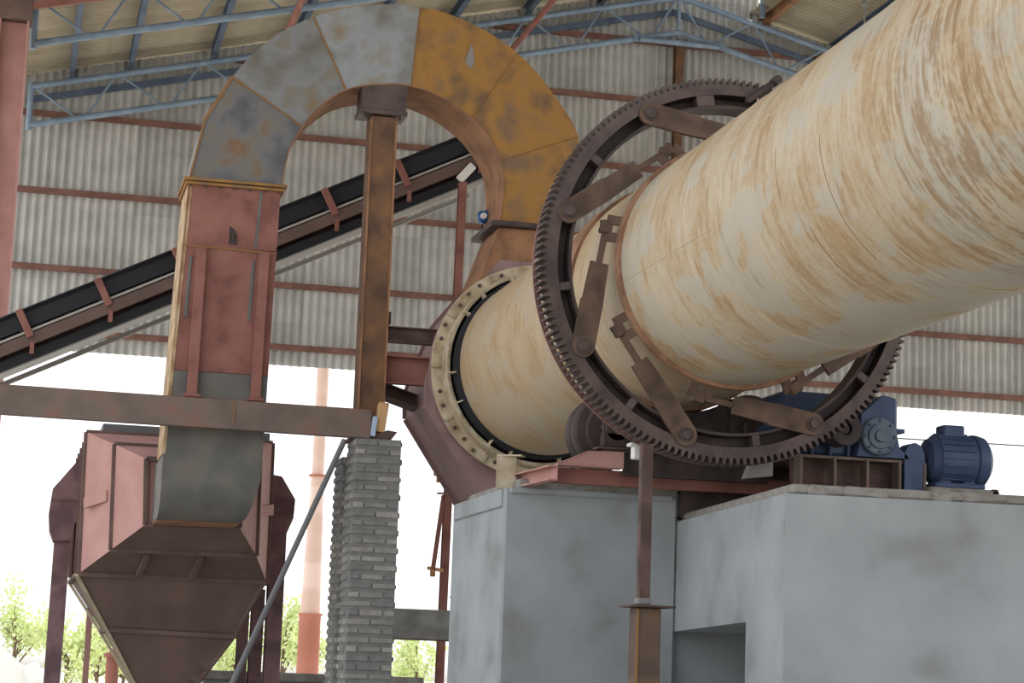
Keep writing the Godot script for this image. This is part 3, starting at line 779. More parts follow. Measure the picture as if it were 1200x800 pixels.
# ------------------------------------------------------------------ conveyor
func build_conveyor():
	var t := thing("belt_conveyor", "inclined black belt conveyor with red idler brackets rising behind the duct", "conveyor")
	var u := Vector3(1, 0.5, 0)
	var zc := -25.3
	var P := func(x: float, drop: float, z: float) -> Vector3: return Vector3(x, 5.40 + 0.5 * (x + 0.27) - drop, z)
	var x0 := -3.0; var x1 := 5.75
	var up := Vector3(-0.45, 0.9, 0)
	var mb := MB.new()
	mb.section(P.call(x0, 0.1, zc), P.call(x1, 0.1, zc), PackedVector2Array([Vector2(-0.42, 0.1), Vector2(-0.16, -0.1), Vector2(0.16, -0.1), Vector2(0.42, 0.1), Vector2(0.40, 0.115), Vector2(0.155, -0.085), Vector2(-0.155, -0.085), Vector2(-0.40, 0.115)]), up)
	obj("carrying_belt", mb, M.belt, t)
	for s in [1, -1]:
		mb = MB.new(); mb.bar(P.call(x0, 0.11, zc + s * 0.36), P.call(x1, 0.11, zc + s * 0.36), 0.02, 0.2, up); obj("skirt", mb, M.belt, t)
		mb = MB.new(); mb.bar(P.call(x0, 0.275, zc + s * 0.4), P.call(x1, 0.275, zc + s * 0.4), 0.05, 0.025, up); obj("deck_rail", mb, M.pale_rail, t)
		mb = MB.new(); mb.section(P.call(x0, 0.38, zc + s * 0.4), P.call(x1, 0.38, zc + s * 0.4), channel(0.13, 0.07, 0.01, -1.0 * s), up); obj("stringer", mb, M.hopper, t)
		mb = MB.new(); mb.section(P.call(x0, 0.71, zc + s * 0.4), P.call(x1 - 0.4, 0.71, zc + s * 0.4), angle(0.055, 0.01), up); obj("lower_rail", mb, M.pale_rail, t)
	mb = MB.new(); mb.bar(P.call(x0, 0.56, zc), P.call(x1, 0.56, zc), 0.66, 0.11, up); obj("return_belt", mb, M.belt, t)
	var x := -2.6
	while x < 5.5:
		for s in [1, -1]:
			mb = MB.new()
			mb.bar(P.call(x - 0.06, -0.03, zc + s * 0.45), P.call(x + 0.1, 0.36, zc + s * 0.45), 0.05, 0.085, Vector3(1, 0, 0), 0.01)
			var ib := obj("idler_bracket", mb, M.red_oxide, t)
			mb = MB.new(); mb.bar(P.call(x + 0.12, 0.42, zc + s * 0.43), P.call(x + 0.12, 0.56, zc + s * 0.43), 0.03, 0.05, Vector3(1, 0, 0)); obj("hanger", mb, M.red_oxide, ib)
		mb = MB.new(); mb.tube(P.call(x + 0.02, 0.24, zc - 0.4), P.call(x + 0.02, 0.24, zc + 0.4), 0.05, 0.05, 12); obj("roller", mb, M.belt, t)
		x += 0.863
	mb = MB.new(); mb.tube(P.call(x1, 0.3, zc - 0.42), P.call(x1, 0.3, zc + 0.42), 0.24, 0.24, 24); obj("head_drum", mb, M.belt, t)
	mb = MB.new(); mb.bar(Vector3(5.0, 7.47, -24.7), Vector3(5.16, 7.66, -24.7), 0.1, 0.09, Vector3(0, 0, 1), 0.01); obj("scraper_box", mb, M.white_wall, t)
	mb = MB.new(); mb.bar(Vector3(5.2, 7.95, -24.72), Vector3(5.38, 7.55, -24.72), 0.06, 0.08, Vector3(0, 0, 1)); obj("head_arm", mb, M.gear, t)

# ------------------------------------------------------------------ dust collector
func build_collector():
	var t := thing("dust_collector", "red oxide dust collector with tapered inlet and dark hopper under the duct leg", "dust collector")
	var A := [Vector3(1.33, 3.66, -22.3), Vector3(2.30, 3.66, -22.3), Vector3(2.33, 3.0, -22.3), Vector3(1.36, 2.98, -22.3)]
	var B := [Vector3(1.03, 3.86, -23.0), Vector3(2.58, 3.86, -23.0), Vector3(2.60, 2.75, -23.0), Vector3(1.06, 2.74, -23.0)]
	var C := [Vector3(0.75, 4.05, -23.75), Vector3(2.80, 4.05, -23.75), Vector3(2.81, 2.51, -23.75), Vector3(0.775, 2.51, -23.75)]
	for q in [[A, B], [B, C]]:
		for i in 4:
			var n: String = ["inlet_top", "inlet_side", "inlet_bottom", "inlet_side"][i]
			var mb := MB.new()
			var a: Array = q[0]; var c: Array = q[1]; var j := (i + 1) % 4
			var ctr := Vector3(1.85, 3.3, a[0].z - 0.3)
			var f := [a[i], a[j], c[j], c[i]]
			var back := []
			for p in f: back.append(p + (ctr - p).normalized() * 0.02)
			mb.loft(f, back)
			obj(n, mb, M.hopper if i == 2 else M.red_pale, t)  # one red paint: lit sides paled, shaded downward face darkened by colour
	var tp := MB.new(); tp.loft([A[0], A[1], A[2], A[3]], A.map(func(p): return p + Vector3(0, 0, -0.02))); obj("throat_plate", tp, M.red_pale, t)
	for q in [[A, 0.05], [B, 0.035], [C, 0.035]]:
		var mb := MB.new()
		var a: Array = q[0]
		for i in 4: mb.bar(a[i], a[(i + 1) % 4], 0.05, q[1] * 2, Vector3(0, 0, 1), 0.004)
		obj("joint_flange", mb, M.hopper, t)
	for x in [1.45, 2.02]:
		var mb := MB.new(); mb.bar(Vector3(x, 2.70, -23.05), Vector3(x - 0.05, 2.52, -23.6), 0.06, 0.06, Vector3.UP, 0.004); obj("rib", mb, M.hopper, t)
	for q in [[0.80, 0.98, 3.26, -23.6, -23.15], [2.62, 2.80, 3.24, -23.2, -23.68]]:
		var mb := MB.new(); mb.bar(Vector3(q[0] - 0.02, q[2], q[3] + 0.03), Vector3(q[1] + 0.02, q[2] + 0.06, q[4] + 0.03), 0.04, 0.12, Vector3.UP, 0.004); obj("clamp_strap", mb, M.red_pale, t)
	var mb := MB.new()
	mb.box(Vector3(1.79, 3.28, -25.1), Vector3(2.04, 1.54, 2.68), Basis(), 0.01)
	obj("body", mb, M.red_oxide, t)
	mb = MB.new(); mb.box(Vector3(1.86, 4.12, -25.2), Vector3(1.86, 0.12, 2.5), Basis(), 0.01); obj("top_rim", mb, M.galv_dark, t)
	mb = MB.new(); mb.box(Vector3(1.75, 4.17, -24.2), Vector3(0.13, 0.12, 0.13), Basis(), 0.02); obj("lifting_eye", mb, M.galv_dark, t)
	for z in [-24.4, -25.1, -25.8, -26.4]:
		mb = MB.new(); mb.bar(Vector3(0.755, 2.55, z), Vector3(0.755, 4.0, z), 0.05, 0.05, Vector3(0, 0, 1)); obj("side_rib", mb, M.hopper, t)
	# hopper in two lifts with bolted flanges
	var H0 := [Vector3(0.775, 2.5, -23.75), Vector3(2.81, 2.5, -23.75), Vector3(2.81, 2.5, -26.4), Vector3(0.775, 2.5, -26.4)]
	var H1 := [Vector3(1.16, 1.92, -24.25), Vector3(2.56, 1.9, -24.25), Vector3(2.56, 1.92, -25.9), Vector3(1.16, 1.92, -25.9)]
	var H2 := [Vector3(1.72, 1.02, -24.85), Vector3(2.0, 1.02, -24.85), Vector3(2.0, 1.02, -25.2), Vector3(1.72, 1.02, -25.2)]
	for q in [[H0, H1], [H1, H2]]:
		mb = MB.new(); mb.loft(q[0], q[1]); obj("hopper", mb, M.hopper, t)
	for h in [H0, H1, H2]:
		mb = MB.new()
		for i in 4: mb.bar(h[i], h[(i + 1) % 4], 0.09, 0.05, Vector3.UP, 0.004)
		obj("hopper_flange", mb, M.hopper, t)
	for q in [[H0, H1], [H1, H2]]:
		for e in [[0, 0.0, M.cream], [0, 0.14, M.hopper], [0, 0.3, M.cream], [3, 0.0, M.cream], [1, 0.0, M.hopper]]:
			mb = MB.new(); mb.bar(q[0][e[0]] + Vector3(-0.03, 0, -e[1]), q[1][e[0]] + Vector3(-0.03, 0, -e[1]), 0.06, 0.035, Vector3(1, 0.6, 0), 0.004)
			obj("corner_angle", mb, e[2], t)
	for i in 4:
		mb = MB.new(); mb.box(Vector3(2.16 - i * 0.09 + 0.12, 1.6 - i * 0.16, -24.5 - 0.1 * i), Vector3(0.14, 0.12, 0.1), Basis(Vector3(0, 0, 1), 0.9), 0.01); obj("hopper_cleat", mb, M.hopper, t)
	mb = MB.new(); mb.box(Vector3(1.86, 0.85, -25.02), Vector3(0.36, 0.32, 0.42), Basis(), 0.02); obj("dust_valve", mb, M.hopper, t)
	# side ducts bending down to vertical pipes
	for s in [0, 1]:
		var pl := [Vector2(0.80, 3.85), Vector2(0.70, 3.82), Vector2(0.455, 3.50), Vector2(0.43, 3.22), Vector2(0.45, 3.02), Vector2(0.50, 2.90), Vector2(0.69, 2.92), Vector2(0.71, 3.06), Vector2(0.80, 3.30)] if s == 0 else [Vector2(2.80, 3.82), Vector2(3.06, 3.78), Vector2(3.23, 3.52), Vector2(3.22, 3.30), Vector2(3.15, 3.12), Vector2(2.98, 3.11), Vector2(2.82, 3.3)]
		mb = MB.new(); mb.prism(pl, -24.85, -25.25); var d := obj("side_duct", mb, M.duct_purple, t)
		mb = MB.new(); mb.bar(Vector3(0.44, 3.37, -24.84), Vector3(0.80, 3.37, -24.84), 0.015, 0.012) if s == 0 else mb.bar(Vector3(2.85, 3.36, -24.84), Vector3(3.22, 3.36, -24.84), 0.015, 0.012)
		obj("joint", mb, M.hopper, d)
		mb = MB.new(); mb.section(Vector3(0.60, 2.95, -25.0) if s == 0 else Vector3(3.065, 3.15, -25.0), Vector3(0.58, 0.0, -25.0) if s == 0 else Vector3(3.07, 0.0, -25.0), ibeam(0.2, 0.18, 0.02, 0.1), Vector3.BACK); obj("downpipe", mb, M.duct_purple, t)
	for q in [[2.815, -26.0, 2.5, 0.13], [2.98, -26.0, 2.5, 0.15], [1.0, -26.2, 2.4, 0.07]]:
		mb = MB.new(); mb.section(Vector3(q[0], 0.0, q[1]), Vector3(q[0] + 0.01, q[2], q[1]), ibeam(q[3], q[3], 0.012, 0.01), Vector3.BACK); obj("leg", mb, M.duct_purple if q[0] > 2 else M.red_pale, t)

# ------------------------------------------------------------------ plinths, frames, rollers, drive
func build_plinths():
	var t := thing("concrete_plinth", "tall grey concrete plinth under the kiln rollers, left of the post", "plinth", "concrete plinths")
	var mb := MB.new(); mb.box(Vector3(4.53, 1.53, -17.5), Vector3(1.44, 3.06, 2.0), Basis(), 0.02); mb.box(Vector3(5.6, 1.575, -17.6), Vector3(0.72, 3.15, 2.0)); obj("block", mb, M.concrete, t)
	mb = MB.new(); mb.bar(Vector3(3.85, 3.04, -16.49), Vector3(5.2, 3.04, -16.49), 0.05, 0.05, Vector3.UP, 0.01); mb.bar(Vector3(3.805, 2.98, -16.55), Vector3(3.805, 2.98, -18.4), 0.03, 0.14, Vector3.UP, 0.008); obj("grout_edge", mb, M.concrete, t)
	mb = MB.new(); mb.box(Vector3(4.58, 3.09, -17.42), Vector3(1.34, 0.09, 1.86), Basis(), 0.02); obj("cap", mb, M.concrete_cap, t)

	t = thing("concrete_plinth", "wide grey concrete plinth with an overhanging arm under the gear drive", "plinth", "concrete plinths")
	var b := Basis(Vector3.UP, deg_to_rad(-3.8))
	var o := Vector3(5.05, 0, -13.5)
	mb = MB.new()
	# side outline of arm and leg, swept to the right
	var prof := PackedVector2Array([Vector2(0, 0), Vector2(-0.92, 0), Vector2(-0.92, 2.02), Vector2(-3.02, 1.98), Vector2(-3.02, 2.86), Vector2(0, 2.86)])
	var q0 := []; var q1 := []
	for p in prof: q0.append(o + b * Vector3(0, p.y, p.x)); q1.append(o + b * Vector3(0.8, p.y, p.x))
	for i in 6: mb.face([q0[i], q0[(i + 1) % 6], q1[(i + 1) % 6], q1[i]], o + b * (Vector3(0.4, 2.4, -0.46) if i in [0, 4, 5] else (Vector3(0.4, 1.0, -0.46) if i == 1 else Vector3(0.4, 2.4, -1.5))))
	for qq in [q0, q1]:
		var cc := o + b * Vector3(0.4, 1, -1)
		mb.face([qq[0], qq[1], qq[2], o + b * Vector3(0 if qq == q0 else 0.8, 2.86, -0.92), qq[5]], cc)
		mb.face([qq[2], qq[3], qq[4], o + b * Vector3(0 if qq == q0 else 0.8, 2.86, -0.92)], cc)
	mb.box(o + b * Vector3(3.2, 1.43, -2.0), Vector3(4.8, 2.86, 4.0), b)
	obj("block", mb, M.concrete, t)
	mb = MB.new()
	mb.box(o + b * Vector3(2.8, 2.895, -2.0), Vector3(5.5, 0.075, 3.9), b, 0.02)
	obj("cap", mb, M.concrete_cap, t)
	for i in 12:
		mb = MB.new()
		mb.box(o + b * Vector3(0.12 + i * 0.42 + rng.randf() * 0.2, 2.885, -0.06), Vector3(rng.randf_range(0.1, 0.34), rng.randf_range(0.03, 0.12), 0.1), b * Basis(Vector3(0, 0, 1), rng.randf_range(-0.12, 0.12)), 0.03)
		obj("grout_lump", mb, M.concrete_cap, t)

func build_frames():
	# steelwork on the plinths
	var mb := MB.new(); mb.section(Vector3(4.08, 3.155, -16.25), Vector3(6.08, 3.15, -16.25), channel(0.12, 0.1, 0.01, -1.0))
	tagged("base_beam", mb, M.red_oxide, "long red channel beam bridging the two concrete plinths", "beam")
	mb = MB.new(); mb.section(Vector3(3.93, 3.125, -16.78), Vector3(4.06, 3.145, -15.95), channel(0.115, 0.08, 0.01, 1.0))
	tagged("base_channel", mb, M.red_pale, "short pale red channel at the left corner of the tall plinth", "beam")
	var t := thing("channel_stub", "cream end piece of channel standing on the left corner of the tall plinth", "beam")
	mb = MB.new(); mb.section(Vector3(3.86, 3.07, -16.7), Vector3(3.86, 3.33, -16.7), channel(0.1, 0.14, 0.01, -1.0), Vector3.BACK); obj("stub", mb, M.cream, t)
	mb = MB.new(); mb.bar(Vector3(3.80, 3.33, -16.72), Vector3(3.98, 3.33, -16.62), 0.12, 0.012); obj("top_plate", mb, M.cream, t)
	mb = MB.new(); mb.prism([Vector2(4.12, 3.225), Vector2(4.65, 3.225), Vector2(4.65, 3.335), Vector2(4.36, 3.33)], -16.03, -16.045); mb.bar(Vector3(4.36, 3.335, -16.1), Vector3(4.65, 3.34, -16.1), 0.14, 0.012); mb.bar(Vector3(4.12, 3.228, -16.1), Vector3(4.36, 3.333, -16.1), 0.14, 0.012); mb.bar(Vector3(4.12, 3.222, -16.1), Vector3(4.65, 3.222, -16.1), 0.14, 0.01)
	tagged("base_channel", mb, M.red_pale, "pale red channel piece with one slanted end below the left support roller", "beam")
	mb = MB.new(); mb.section(Vector3(4.66, 3.265, -16.1), Vector3(5.85, 3.265, -16.1), ibeam(0.19, 0.1, 0.014, 0.012))
	tagged("roller_beam", mb, M.gear, "dark beam under the bottom of the girth gear", "beam", "dark roller beams")
	mb = MB.new(); mb.section(Vector3(4.3, 3.19, -16.75), Vector3(5.9, 3.19, -16.75), ibeam(0.14, 0.2, 0.012, 0.012))
	tagged("roller_beam", mb, M.gear, "dark beam carrying the support rollers behind the girth gear", "beam", "dark roller beams")
	mb = MB.new(); mb.section(Vector3(5.27, 3.0, -16.54), Vector3(6.2, 3.0, -16.54), channel(0.22, 0.08, 0.012, -1.0))  # dark channel added to give the recess under the red beam its shade
	tagged("shade_filler_beam", mb, M.gear, "added dark beam standing in for the shade under the red channel between the plinths", "beam")
	mb = MB.new()
	var sad := []
	for i in 13: sad.append(Vector2(KX, KY) + Vector2.from_angle(deg_to_rad(-112.0 + i * 4.0)) * 0.94)
	sad.append(Vector2(5.68, 3.45)); sad.append(Vector2(5.45, 3.36)); sad.append(Vector2(4.85, 3.36))
	mb.prism(sad, -16.3, -16.6)
	tagged("saddle_block", mb, M.gear, "dark curved saddle under the kiln between the two support rollers", "saddle")
	mb = MB.new(); mb.prism([Vector2(5.42, 3.13), Vector2(5.64, 3.16), Vector2(5.64, 3.275), Vector2(5.46, 3.235)], -15.36, -15.46)
	tagged("cover_plate", mb, M.galv, "grey angled plate left of the gearbox frame", "plate")
	t = thing("terminal_box", "small pale grey box behind the slim post under the gear", "box")
	mb = MB.new(); mb.box(Vector3(4.66, 3.30, -15.6), Vector3(0.14, 0.1, 0.1), Basis(), 0.008); obj("box_body", mb, M.white_wall, t)
	mb = MB.new(); mb.box(Vector3(4.65, 3.36, -15.6), Vector3(0.18, 0.025, 0.13), Basis(), 0.006); obj("lid", mb, M.white_wall, t)

	for s in [-1, 1]:
		t = thing("support_roller", "dark support roller with bearings at the left under the riding ring" if s < 0 else "dark support roller seen through the gear at the right under the riding ring", "roller", "support rollers under the kiln")
		var c := Vector3(KX + (-0.52 if s < 0 else 0.66), KY - (1.12 if s < 0 else 1.05), -16.45)
		mb = MB.new(); mb.lathe([Vector2(0, -0.2), Vector2(0.27, -0.2), Vector2(0.3, -0.18), Vector2(0.3, -0.05), Vector2(0.285, -0.045), Vector2(0.285, -0.02), Vector2(0.3, -0.015), Vector2(0.3, 0.1), Vector2(0.28, 0.12), Vector2(0.22, 0.13), Vector2(0.21, 0.2), Vector2(0, 0.2)], c, kaxis(), 40); obj("wheel", mb, M.gear, t)
		mb = MB.new(); mb.tube(c + Vector3(0, 0, -0.42), c + Vector3(0, 0, 0.34), 0.05, 0.05, 16); obj("shaft", mb, M.gear_face, t)
		for z in [-0.36, 0.28]:
			mb = MB.new(); mb.box(c + Vector3(0, -0.09, z), Vector3(0.24, 0.12, 0.1), Basis(), 0.01); mb.lathe([Vector2(0, -0.05), Vector2(0.095, -0.05), Vector2(0.1, -0.04), Vector2(0.1, 0.04), Vector2(0.095, 0.05), Vector2(0, 0.05)], c + Vector3(0, 0, z), kaxis(), 24)
			var h := obj("bearing_housing", mb, M.gear, t)
			mb = MB.new()
			for bx in [-0.1, 0.1]: mb.tube(c + Vector3(bx, -0.05, z), c + Vector3(bx, 0.05, z), 0.014, 0.014, 6); mb.hexbolt(c + Vector3(bx, 0.0, z), Vector3.UP, 0.024, 0.02)
			obj("bolt", mb, M.gear_face, h)
		for z in [-0.36, 0.28]:
			mb = MB.new(); mb.box(c + Vector3(0, -0.16, z), Vector3(0.34, 0.02, 0.14), Basis(), 0.004); mb.box(c + Vector3(0, -0.225, z), Vector3(0.22, 0.11, 0.1), Basis(), 0.006); obj("pedestal", mb, M.beam_dark, t)

	# gearbox and motor
	t = thing("gearbox_stand", "dark rusty fabricated frame under the blue gearbox", "frame")
	mb = MB.new(); mb.section(Vector3(5.9, 3.14, -15.62), Vector3(6.97, 3.13, -15.62), channel(0.44, 0.16, 0.016, 1.0)); obj("side_channel", mb, M.beam_dark, t); mb = MB.new(); mb.section(Vector3(5.9, 3.14, -16.5), Vector3(6.97, 3.13, -16.5), channel(0.44, 0.16, 0.016, -1.0)); obj("side_channel", mb, M.beam_dark, t)
	for x in [5.92, 6.2, 6.47, 6.74, 6.95]:
		mb = MB.new(); mb.box(Vector3(x, 3.135, -15.56), Vector3(0.022, 0.42, 0.14), Basis(), 0.003); obj("gusset", mb, M.beam, t)
	mb = MB.new(); mb.box(Vector3(6.435, 3.35, -16.06), Vector3(1.07, 0.024, 1.06), Basis(), 0.004); obj("top_plate", mb, M.beam, t)

	t = thing("gearbox", "blue gearbox with a round bearing cover behind the girth gear", "gearbox")
	mb = MB.new(); mb.box(Vector3(6.3, 3.62, -16.05), Vector3(0.98, 0.5, 0.8), Basis(), 0.03); obj("casing", mb, M.blue_paint, t)
	mb = MB.new(); mb.box(Vector3(6.3, 3.6, -16.05), Vector3(1.06, 0.035, 0.88), Basis(), 0.006); obj("split_flange", mb, M.blue_paint, t)
	for i in 6:
		mb = MB.new(); mb.box(Vector3(5.9 + i * 0.15, 3.48, -15.62), Vector3(0.02, 0.22, 0.06), Basis(), 0.003); obj("rib", mb, M.blue_paint, t)
	mb = MB.new()
	for i in 6: mb.tube(Vector3(5.85 + i * 0.18, 3.56, -15.64), Vector3(5.85 + i * 0.18, 3.66, -15.64), 0.012, 0.012, 6)
	obj("stud", mb, M.gear, t)
	mb = MB.new(); mb.prism([Vector2(6.38, 3.37), Vector2(6.82, 3.37), Vector2(6.78, 3.42), Vector2(6.74, 3.44), Vector2(6.70, 3.62), Vector2(6.70, 3.84), Vector2(6.60, 3.86), Vector2(6.42, 3.7), Vector2(6.40, 3.44)], -15.5, -15.7); obj("bearing_bracket", mb, M.blue_paint, t)
	mb = MB.new(); mb.lathe([Vector2(0.15, -0.04), Vector2(0.15, 0.03), Vector2(0.14, 0.04), Vector2(0.1, 0.04), Vector2(0.095, 0.055), Vector2(0.05, 0.055), Vector2(0.045, 0.075), Vector2(0, 0.075)], Vector3(6.555, 3.53, -15.5), kaxis(), 32); obj("bearing_cover", mb, M.blue_grey, t)
	mb = MB.new()
	for i in 8: mb.hexbolt(Vector3(6.555 + 0.122 * cos(TAU * i / 8), 3.53 + 0.122 * sin(TAU * i / 8), -15.46), Vector3(0, 0, 1), 0.011, 0.012)
	obj("cover_bolt", mb, M.blue_paint, t)
	mb = MB.new(); mb.tube(Vector3(6.2, 3.55, -15.3), Vector3(6.2, 3.55, -15.7), 0.04, 0.04, 16)
	mb.lathe([Vector2(0.05, -0.1), Vector2(0.13, -0.1), Vector2(0.13, 0.1), Vector2(0.05, 0.1)], Vector3(6.2, 3.55, -15.38), kaxis(), 22); obj("pinion", mb, M.gear, t)

	t = thing("coupling_guard", "small domed blue cover between the gearbox and the motor", "guard")
	mb = MB.new()
	var arc := []
	for i in 13: arc.append(Vector2(6.865 + 0.085 * cos(PI * i / 12), 3.38 + 0.12 * sin(PI * i / 12)))
	arc.append(Vector2(6.78, 3.1)); arc.append(Vector2(6.95, 3.1))
	mb.prism(arc, -15.5, -15.68); obj("cover", mb, M.blue_paint, t)
	mb = MB.new(); mb.tube(Vector3(6.9, 3.37, -15.6), Vector3(7.05, 3.37, -15.6), 0.03, 0.03, 14); obj("shaft", mb, M.gear, t)

	t = thing("electric_motor", "round blue electric motor with a terminal box on the plinth at right", "motor")
	var mx := Basis(Vector3(0, 1, 0), Vector3(1, 0, 0), Vector3(0, 0, 1))
	mb = MB.new(); mb.lathe([Vector2(0, -0.27), Vector2(0.1, -0.27), Vector2(0.16, -0.25), Vector2(0.19, -0.2), Vector2(0.205, -0.19), Vector2(0.205, 0.1), Vector2(0.2, 0.12), Vector2(0.215, 0.125), Vector2(0.215, 0.16), Vector2(0.2, 0.215), Vector2(0.15, 0.255), Vector2(0.08, 0.27), Vector2(0, 0.272)], Vector3(7.255, 3.385, -15.6), mx, 40); obj("body", mb, M.blue_paint, t)
	for i in 22:
		var a := TAU * i / 22
		mb = MB.new(); mb.bar(Vector3(7.08, 3.385 + 0.208 * sin(a), -15.6 + 0.208 * cos(a)), Vector3(7.34, 3.385 + 0.208 * sin(a), -15.6 + 0.208 * cos(a)), 0.008, 0.02, Vector3(0, sin(a), cos(a))); obj("cooling_fin", mb, M.blue_paint, t)
	mb = MB.new(); mb.box(Vector3(7.2, 3.61, -15.58), Vector3(0.18, 0.1, 0.16), Basis(), 0.012); obj("terminal_box", mb, M.blue_paint, t)
	mb = MB.new(); mb.box(Vector3(7.22, 3.175, -15.6), Vector3(0.42, 0.04, 0.36), Basis(), 0.008); mb.box(Vector3(7.12, 3.23, -15.5), Vector3(0.1, 0.1, 0.05), Basis(), 0.01); mb.box(Vector3(7.32, 3.23, -15.5), Vector3(0.1, 0.1, 0.05), Basis(), 0.01); obj("foot", mb, M.blue_paint, t)
	t = thing("motor_pad", "pale concrete and steel pad below the blue motor", "pad")
	mb = MB.new(); mb.box(Vector3(7.24, 3.04, -15.62), Vector3(0.6, 0.23, 0.46), Basis(), 0.015); obj("pad", mb, M.concrete_cap, t)
	mb = MB.new(); mb.box(Vector3(7.5, 3.09, -15.42), Vector3(0.05, 0.14, 0.06), Basis(), 0.004); obj("stop_lug", mb, M.gear, t)

	# slim post on a capped square column
	t = thing("pipe_post", "slim brown steel post on a capped square column before the tall plinth", "post")
	mb = MB.new(); mb.section(Vector3(4.482, 2.116, -14.86), Vector3(4.478, 3.286, -14.86), channel(0.085, 0.08, 0.01, 1.0), Vector3.BACK); mb.bar(Vector3(4.482, 2.116, -14.83), Vector3(4.478, 3.286, -14.83), 0.08, 0.012, Vector3(0, 0, 1)); obj("post", mb, M.beam_dark, t)
	mb = MB.new(); mb.box(Vector3(4.478, 2.148, -14.86), Vector3(0.1, 0.046, 0.1), Basis(), 0.006); obj("post_shoe", mb, M.galv, t)
	mb = MB.new(); mb.box(Vector3(4.515, 2.111, -14.86), Vector3(0.33, 0.015, 0.33), Basis(), 0.003); obj("cap_plate", mb, M.beam_dark, t)
	mb = MB.new(); mb.box(Vector3(4.885 * 0.9214, 1.05, -14.86), Vector3(0.184, 2.1, 0.184), Basis(), 0.008); obj("square_column", mb, M.post_brown, t)
	mb = MB.new(); mb.bar(Vector3(4.795 * 0.9214, 0.0, -14.765), Vector3(4.795 * 0.9214, 2.09, -14.765), 0.018, 0.012, Vector3(0, 0, 1)); obj("corner_weld", mb, M.weld, t)

# ------------------------------------------------------------------ small things and the outside
func build_small():
	var pts := [kp(1.35, 83.0, -14.93), kp(1.24, 82.0, -14.9), kp(1.1, 80.5, -14.9), kp(0.98, 79.0, -14.9), kp(0.92, 77.0, -14.8), kp(0.915, 84.0, -14.6), kp(0.91, 92.0, -14.3), kp(0.91, 99.0, -13.9), kp(0.905, 106.0, -13.5)]
	var mb := MB.new(); mb.path(pts, 0.008, 6)
	tagged("cord", mb, M.cream, "thin pale cord hanging over the top of the kiln by the gear", "cord")
	var t := thing("pin_bar", "brown bolted bar lying on the gear top behind the kiln crest", "bar")
	mb = MB.new(); mb.bar(Vector3(5.22, 5.95, -14.93), Vector3(5.46, 6.14, -14.93), 0.05, 0.07, Vector3(0, 0, 1), 0.012); obj("bar", mb, M.gear, t)
	mb = MB.new(); mb.tube(Vector3(5.445, 6.13, -14.97), Vector3(5.445, 6.13, -14.86), 0.035, 0.035, 12); obj("boss", mb, M.gear, t)
	t = thing("limit_switch", "small blue and white fitting on the back edge of the rusty duct end", "fitting")
	mb = MB.new(); mb.box(Vector3(4.72, 6.42, -21.9), Vector3(0.12, 0.13, 0.1), Basis(Vector3(0, 0, 1), 0.2), 0.015); obj("casing", mb, M.blue_bright, t)
	mb = MB.new(); mb.tube(Vector3(4.70, 6.42, -21.85), Vector3(4.70, 6.42, -21.82), 0.035, 0.035, 14); obj("dial", mb, M.white_wall, t)
	mb = MB.new(); mb.tube(Vector3(4.70, 6.34, -21.9), Vector3(4.70, 6.22, -21.9), 0.012, 0.012, 8); obj("stem", mb, M.gear, t)
	t = thing("hanger_rod", "thin steel rod hanging from the roof above the kiln", "rod")
	mb = MB.new(); mb.tube(Vector3(11.57, 10.6, -28.0), Vector3(11.57, 14.3, -28.0), 0.016, 0.016, 8); obj("rod", mb, M.galv, t)
	mb = MB.new(); mb.lathe([Vector2(0.0, -0.05), Vector2(0.04, -0.04), Vector2(0.05, 0), Vector2(0.04, 0.04), Vector2(0, 0.05)], Vector3(11.57, 11.4, -28.0), Basis(), 12); obj("turnbuckle", mb, M.galv, t)

